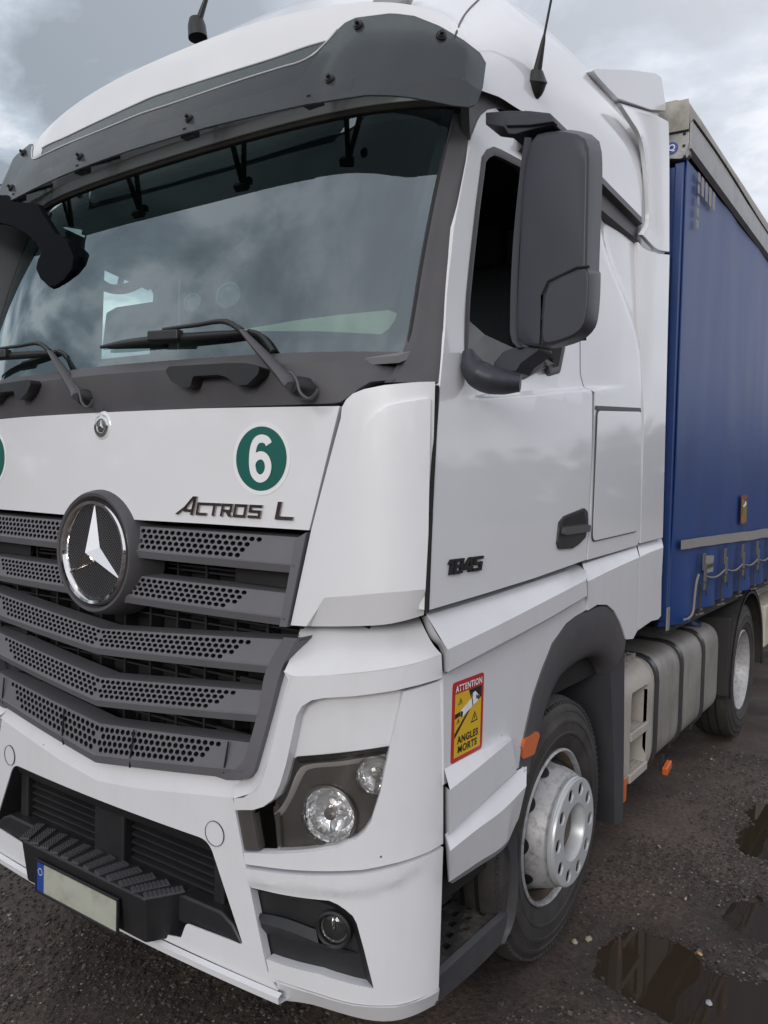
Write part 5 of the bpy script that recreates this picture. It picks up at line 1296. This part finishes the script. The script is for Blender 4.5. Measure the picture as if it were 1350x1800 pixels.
# roof tarp and side rail
yr = [2.76, 2.86, 3.0, 3.4, 4, 5, 7, 10, Y1]
rj = lambda y: .012*noise.noise(Vector((y*3, 2, 7)))
loft('roof_tarp', [[Vector((-1.27, y, 3.86)) for y in yr], [Vector((0, y, 3.90)) for y in yr], [Vector((1.20, y, 3.865+rj(y))) for y in yr], [Vector((1.262, y, 3.845+rj(y))) for y in yr], [Vector((1.275, y, 3.80+rj(y+5))) for y in yr], [Vector((1.270, y, 3.725+rj(y+3))) for y in yr]], TARP, tr, n=90, thick=.01, bev=0, orient=(0, 6, 3))
loft('tarp_front', [[Vector((x, 2.76, 3.86+.02*(1-abs(x)))) for x in np.linspace(-1.27, 1.262, 30)], [Vector((x, 2.752, 3.80)) for x in np.linspace(-1.27, 1.272, 30)], [Vector((x, 2.758+.004*math.sin(9*x), 3.735-.03*max(0, x))) for x in np.linspace(-1.27, 1.272, 30)]], TARP, tr, n=60, thick=.008, bev=0, orient=(0, 6, 3.6))
loft('side_rail', [[Vector((1.285, y, 3.735)) for y in yr], [Vector((1.288, y, 3.728)) for y in yr], [Vector((1.286, y, 3.60)) for y in yr], [Vector((1.262, y, 3.585)) for y in yr]], ALU, tr, n=40, thick=.012, bev=0, orient=(0, 6, 3))
tube('roof_rope', [Vector((1.287, y, 3.745+.012*math.sin(y*2.3))) for y in np.linspace(2.78, 9, 60)], .007, CHAS, tr, 6)
fl_ = Q(PLX(1.272), [(1214, 240), (1222, 252), (1228, 258), (1230, 262), (1212, 270), (1206, 278), (1204, 270)])
panel('torn_flap', PLX(1.275), fl_, ALU, tr, thick=.004, bev=0, step=0)
# reflective marks: a dashed corner and a long band
k = 0
for i in range(5):
    z = 3.545-.062*i
    panel('reflective_mark', CU, [(2.955, z-.046), (2.998, z-.046), (2.998, z), (2.955, z)], REFT, tr, off=.016, thick=.001, bev=0, step=0)
for i in range(4):
    y = 3.03+.085*i
    panel('reflective_mark', CU, [(y, 3.545-.10), (y+.052, 3.545-.10), (y+.052, 3.545), (y, 3.545)], REFT, tr, off=.016, thick=.001, bev=0, step=0)
yy = list(np.linspace(2.89, 13, 140))
def bz(y): return 1.582-.006*(y-2.89)+.008*noise.noise(Vector((y*2.2, 0, 0)))
loft('reflective_band', [[Vector((TX+.017, y, bz(y))) for y in yy], [Vector((TX+.017, y, bz(y)-.050-.008*(min(y, 5.5)-2.89))) for y in yy]], REFT, tr, n=140, thick=.002, bev=0)
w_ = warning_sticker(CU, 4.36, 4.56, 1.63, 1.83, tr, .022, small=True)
panel('maker_plate', CU, [(3.46, 1.36), (3.66, 1.355), (3.67, 1.455), (3.48, 1.465)], REFT, tr, off=.012, thick=.003, bev=.001, step=0)
bm = bmesh.new()
for i in range(6): box_bm(bm, Vector((TX+.0165, 3.505+.026*i, 1.395+.008*(i % 2))), Vector((.001, .014, .022)))
link('plate_print', bm, BLKP, tr, 0)
# buckles, straps and rope
def buckle(y):
    r = empty('buckle', (TX, y, 1.4), tr)
    box('buckle_plate', (TX+.024, y, 1.435), (.012, .045, .10), BUCK, r, bev=.004)
    box('buckle_lever', (TX+.034, y-.004, 1.375), (.014, .036, .11), BUCK, r, bev=.004)
    box('buckle_hook', (TX+.03, y+.006, 1.305), (.014, .020, .07), BUCK, r, bev=.003)
    box('strap', (TX+.010, y+.0, 1.22), (.006, .045, .18), STRAP, r, bev=.001)
    box('strap_tail', (TX+.036, y+.03, 1.285), (.005, .028, .09), STRAP, r, bev=.001, rot=Matrix.Rotation(.4, 3, 'X'))
    tube('hem_hook', [Vector((TX+.02, y, 1.16)), Vector((TX+.03, y, 1.135)), Vector((TX-.01, y, 1.12))], .006, ALU, r, 6)
    return r
b0 = buckle(buck_y[0])
for y in buck_y[1:]:
    c = b0.copy(); COL.objects.link(c); c.location = b0.location+Vector((0, y-buck_y[0], 0))
    for ch in b0.children:
        d = ch.copy(); COL.objects.link(d); d.parent = c
rp_ = V(PLX(TX+.03), [(1203, 1089), (1210, 1087), (1218, 1076), (1221, 1050), (1224, 1025), (1228, 1010)])
tube('curtain_rope', rp_, .007, ROPE, tr, 8, 30)
rr_ = []
for a, b in zip(buck_y[:6], buck_y[1:7]):
    for t in np.linspace(0, 1, 8)[:-1]: rr_.append(Vector((TX+.03, a+(b-a)*t, 1.355-.03*math.sin(math.pi*t))))
tube('curtain_rope', rr_, .0055, ROPE, tr, 8)
box('tarp_strap', V(PLX(1.262), [(1174, 1088)])[0], (.008, .045, .12), ALU, tr, bev=.002)
for s in (1, -1): box('side_member', (s*1.18, 8.2, 1.12), (.06, 10.6, .10), CHAS, tr, bev=0)
for s in (1, -1): box('chassis_beam', (s*.45, 8.4, .98), (.12, 10.2, .25), CHAS, tr, bev=0)
box('trailer_floor', (0, 8.2, 1.19), (2.36, 10.7, .05), CHAS, tr, bev=0)
box('rear_wall', (0, 13.6, 2.4), (2.5, .05, 2.5), BLUE2, tr, bev=0)
box('far_curtain', (-1.25, 8.2, 2.35), (.02, 10.7, 2.4), BLUE, tr, bev=0)
box('storage_box', (1.12, 6.45, .72), (.20, 1.2, .36), BOXW, tr, bev=.02)
for s in (1, -1): box('landing_leg', (s*.85, 6.2, .55), (.12, .14, 1.0), CHAS, tr, bev=.01)

# ================================================================== GROUND
def mud_material():
    M = bpy.data.materials.new('wet_gravel_mud'); M.use_nodes = True; nt = M.node_tree; b = nt.nodes['Principled BSDF']; N = nt.nodes.new; L = nt.links.new
    tc = N('ShaderNodeTexCoord')
    def nz(s, d, r=.6):
        n = N('ShaderNodeTexNoise'); n.inputs['Scale'].default_value = s; n.inputs['Detail'].default_value = d; n.inputs['Roughness'].default_value = r; L(tc.outputs['Object'], n.inputs['Vector']); return n
    a = nz(1.1, 6); f = nz(45, 8, .7); g = nz(160, 3)
    r = N('ShaderNodeValToRGB'); e = r.color_ramp.elements; e[0].position = .36; e[0].color = (.034, .0245, .0195, 1); e[1].position = .62; e[1].color = (.130, .096, .078, 1); L(a.outputs['Fac'], r.inputs[0])
    r2 = N('ShaderNodeValToRGB'); e = r2.color_ramp.elements; e[0].position = .35; e[0].color = (.38, .36, .35, 1); e[1].position = .72; e[1].color = (1.55, 1.50, 1.46, 1); L(f.outputs['Fac'], r2.inputs[0])
    mx = N('ShaderNodeMixRGB'); mx.blend_type = 'MULTIPLY'; mx.inputs[0].default_value = 1; L(r.outputs[0], mx.inputs[1]); L(r2.outputs[0], mx.inputs[2]); L(mx.outputs[0], b.inputs['Base Color'])
    w = nz(.9, 4); rr = N('ShaderNodeMapRange'); rr.inputs[1].default_value = .42; rr.inputs[2].default_value = .62; rr.inputs[3].default_value = .85; rr.inputs[4].default_value = .32; L(w.outputs['Fac'], rr.inputs[0]); L(rr.outputs[0], b.inputs['Roughness'])
    at = N('ShaderNodeAttribute'); at.attribute_name = 'wet'
    dk = N('ShaderNodeMixRGB'); dk.blend_type = 'MULTIPLY'; dk.inputs[2].default_value = (.42, .38, .34, 1); L(at.outputs['Fac'], dk.inputs[0]); L(mx.outputs[0], dk.inputs[1]); L(dk.outputs[0], b.inputs['Base Color'])
    rw = N('ShaderNodeMapRange'); rw.inputs[3].default_value = 0; rw.inputs[4].default_value = .42; L(at.outputs['Fac'], rw.inputs[0])
    rs = N('ShaderNodeMath'); rs.operation = 'SUBTRACT'; L(rr.outputs[0], rs.inputs[0]); L(rw.outputs[0], rs.inputs[1]); L(rs.outputs[0], b.inputs['Roughness'])
    ad = N('ShaderNodeMath'); ad.operation = 'ADD'; L(f.outputs['Fac'], ad.inputs[0]); L(g.outputs['Fac'], ad.inputs[1])
    bp = N('ShaderNodeBump'); bp.inputs['Strength'].default_value = .8; bp.inputs['Distance'].default_value = .012; L(ad.outputs[0], bp.inputs['Height']); L(bp.outputs[0], b.inputs['Normal'])
    return M
MUD = mud_material()
PUD = [(1.58, 1.60, .19, .24), (1.90, 1.46, .20, .27), (1.72, 3.42, .16, .35), (1.72, 3.05, .12, .16), (1.78, 2.20, .14, .22), (2.05, 2.05, .16, .30), (2.4, 3.9, .5, .6), (2.3, 1.2, .4, .3)]
def gz(x, y):
    z = .016*noise.noise(Vector((x*1.3, y*1.3, .3)))+.008*noise.noise(Vector((x*4, y*4, 5)))+.004*noise.noise(Vector((x*13, y*13, 2)))+.002*noise.noise(Vector((x*34, y*34, 4)))
    for (cx, cy, rx, ry) in PUD:
        w = .34*noise.noise(Vector((x*3.2, y*3.2, 11)))+.22*noise.noise(Vector((x*9, y*9, 15)))+.10*noise.noise(Vector((x*26, y*26, 19))); q = math.hypot((x-cx)/rx, (y-cy)/ry)+w
        if q < 1.9: z -= .030*(1-sstep((q-.55)/1.0))
    return z
bm = bmesh.new()
gx = sorted(set([-400, -80, -20, -8, -4, -2.4]+list(np.round(np.arange(-1.6, 2.9, .028), 4))+[3.2, 4, 6, 12, 40, 120, 400]))
gy = sorted(set([-400, -100, -30, -10, -5, -3, -1.5]+list(np.round(np.arange(-.6, 4.8, .030), 4))+list(np.round(np.arange(4.9, 9, .2), 3))+[10, 14, 20, 40, 120, 400]))
def wetness(x, y):
    best = 0
    for (cx, cy, rx, ry) in PUD:
        q = math.hypot((x-cx)/rx, (y-cy)/ry)+.34*noise.noise(Vector((x*3.2, y*3.2, 11)))+.22*noise.noise(Vector((x*9, y*9, 15)))+.2*noise.noise(Vector((x*26, y*26, 19)))
        best = max(best, 1-sstep((q-.9)/1.1))
    return best
gv = [[bm.verts.new((x, y, gz(x, y) if (-1.7 < x < 3 and -.7 < y < 5) else -.002)) for x in gx] for y in gy]
for j in range(len(gy)-1):
    for i in range(len(gx)-1): bm.faces.new((gv[j][i], gv[j][i+1], gv[j+1][i+1], gv[j+1][i]))
wl = bm.verts.layers.float.new('wet')
for v in bm.verts: v[wl] = wetness(v.co.x, v.co.y) if (.6 < v.co.x < 3 and .2 < v.co.y < 5) else 0
tag(link('ground', bm, MUD, None, 180), 'dark wet gravel and mud ground', kind='structure')
WAT = bpy.data.materials.new('muddy_water'); WAT.use_nodes = True
wb = WAT.node_tree.nodes['Principled BSDF']; wb.inputs['Base Color'].default_value = (.040, .029, .020, 1); wb.inputs['Roughness'].default_value = .025; wb.inputs['IOR'].default_value = 1.33; wb.inputs['Alpha'].default_value = .93
WAT2 = WAT.copy(); WAT2.name = 'muddy_water_sky_tint'; w2b = WAT2.node_tree.nodes['Principled BSDF']; w2b.inputs['Base Color'].default_value = (.105, .083, .070, 1); w2b.inputs['Roughness'].default_value = .12  # muddy water with the sky's reflection painted in as a paler base
for (cx, cy, rx, ry) in PUD:
    bm = flat_bm(disc_pts(0, 0, 1, 40), step=0)
    for v in bm.verts: v.co = Vector((cx+v.co.x*rx*1.5, cy+v.co.y*ry*1.5, -.0165-.0008*PUD.index((cx, cy, rx, ry))))
    tag(link('puddle', bm, WAT2 if PUD.index((cx, cy, rx, ry)) in (5, 7) else WAT, None, 0, orient=(cx, cy, -5)), 'still brown puddle in the mud', kind='structure')
# gravel
rg = random.Random(3)
def pebble(bm, x, y, s, rnd):
    z = gz(x, y)
    v = []
    for k in range(8):
        dx, dy, dz = ((k & 1)*2-1, (k >> 1 & 1)*2-1, (k >> 2 & 1)*2-1); q = .55+.45*rnd.random()
        v.append(bm.verts.new((x+dx*s*q*.6, y+dy*s*q*.6, z+s*.18+dz*s*q*.32)))
    for f in ((0, 2, 3, 1), (4, 5, 7, 6), (0, 1, 5, 4), (2, 6, 7, 3), (0, 4, 6, 2), (1, 3, 7, 5)): bm.faces.new([v[i] for i in f])
GRV = [mat('gravel_dark', (.048, .039, .034), .6, var=.6, vscale=30), mat('gravel_mid', (.12, .10, .085), .65, var=.6, vscale=30), mat('gravel_pale', (.30, .27, .22), .7, var=.3, vscale=30)]
for gi, (cnt, smin, smax) in enumerate(((19000, .004, .012), (9000, .004, .011), (800, .003, .009))):
    bm = bmesh.new()
    for i in range(cnt):
        if rg.random() < .3: x, y = rg.uniform(-1.4, .9), rg.uniform(-.25, .9)
        else: x, y = rg.uniform(1.1, 2.5), rg.uniform(.2, 4.6)
        dens = noise.noise(Vector((x*1.4, y*1.4, 20)))
        if rg.random() > .50+dens*1.5: continue
        if gz(x, y) < -.020: continue
        pebble(bm, x, y, rg.uniform(smin, smax)*(1+.6*(rg.random() < .06)), rg)
    tag(link('gravel', bm, GRV[gi], None, 0), 'loose small stones pressed into wet mud', kind='stuff')

# ================================================================== UNSEEN TREE LINE ADDED FOR DARK REFLECTIONS
LEAF = mat('dark_winter_foliage', (.030, .036, .022), .9, var=.5, vscale=.4)
rt = random.Random(11); bm = bmesh.new()
for i in range(1500):
    a = 2*math.pi*rt.random(); R = 62+rt.uniform(-4, 4); hmax = 6.5+2.5*noise.noise(Vector((3*math.cos(a), 3*math.sin(a), 1)))+1.2*noise.noise(Vector((14*math.cos(a), 14*math.sin(a), 5)))
    c = Vector((R*math.cos(a), 2+R*math.sin(a), rt.uniform(.4, hmax)))
    for k in range(9):
        p = c+Vector((rt.gauss(0, 1.1), rt.gauss(0, 1.1), rt.gauss(0, .7))); u = Vector((rt.gauss(0, 1), rt.gauss(0, 1), rt.gauss(0, 1))).normalized()*rt.uniform(.4, 1.1); v = u.orthogonal().normalized()*rt.uniform(.3, .8)
        bm.faces.new([bm.verts.new(p+q) for q in (-u-v, u-v*.6, u*.8+v, -u*.7+v*.8)])
tag(link('reflection_treeline', bm, LEAF, None, 0), 'unseen ring of dark trees added to darken the reflections', kind='stuff')

# ================================================================== LOOSE BITS ON THE GROUND
def chip(name, px, py, size, material, label, cat, group=None, seed=1, flat=.35, z=None):
    g = Q(PLZ(0), [(px, py)])[0]; rr = random.Random(seed); bm = bmesh.new()
    bmesh.ops.create_icosphere(bm, subdivisions=2, radius=1)
    for v in bm.verts: v.co *= 1+.45*noise.noise(v.co*1.3+Vector((seed, seed*2, 0)))
    bmesh.ops.transform(bm, matrix=Matrix.Rotation(rr.uniform(0, 6), 4, 'Z') @ Matrix.Diagonal((size[0], size[1], size[2], 1)), verts=bm.verts)
    o = link(name, bm, material, None, 40); o.location = (g[0], g[1], (gz(*g) if z is None else z)+size[2]*.5); tag(o, label, cat, group); return o
STO = mat('pale_stone', (.30, .26, .19), .8, var=.3, vscale=60); WCH = mat('fresh_wood', (.50, .30, .14), .7, var=.2, vscale=60); BRK = mat('wet_bark', (.012, .011, .010), .5); SCR = mat('white_scrap_film', (.34, .36, .40), .5)
chip('wood_chip', 1230, 1672, (.016, .009, .005), WCH, 'small orange wood chip floating in the large brown puddle', 'wood chip', seed=2, z=-.012)
chip('stone', 1158, 1490, (.013, .010, .008), STO, 'pale yellowish stone on the gravel between the front wheel and the right edge', 'stone', seed=3)
chip('stone', 1034, 1652, (.017, .013, .010), STO, 'pale flat stone to the right of the front tyre, nearer the puddle', 'stone', seed=4)
chip('stone', 1010, 1658, (.011, .014, .009), STO, 'tan stone lying closest to the front tyre', 'stone', seed=5)
chip('stone', 1205, 1582, (.014, .007, .006), STO, 'pale sliver of stone just above the large puddle', 'stone', seed=6)
chip('plastic_scrap', 1246, 1757, (.018, .012, .006), SCR, 'crumpled white plastic scrap in the lower part of the puddle', 'scrap', seed=7, z=-.014)
chip('bark_piece', 1284, 1528, (.022, .008, .006), BRK, 'dark wet piece of bark on the mud at the right', 'bark', seed=8)
chip('bark_piece', 1338, 1576, (.024, .009, .006), BRK, 'dark bark strip by the right edge above the puddle', 'bark', seed=9)
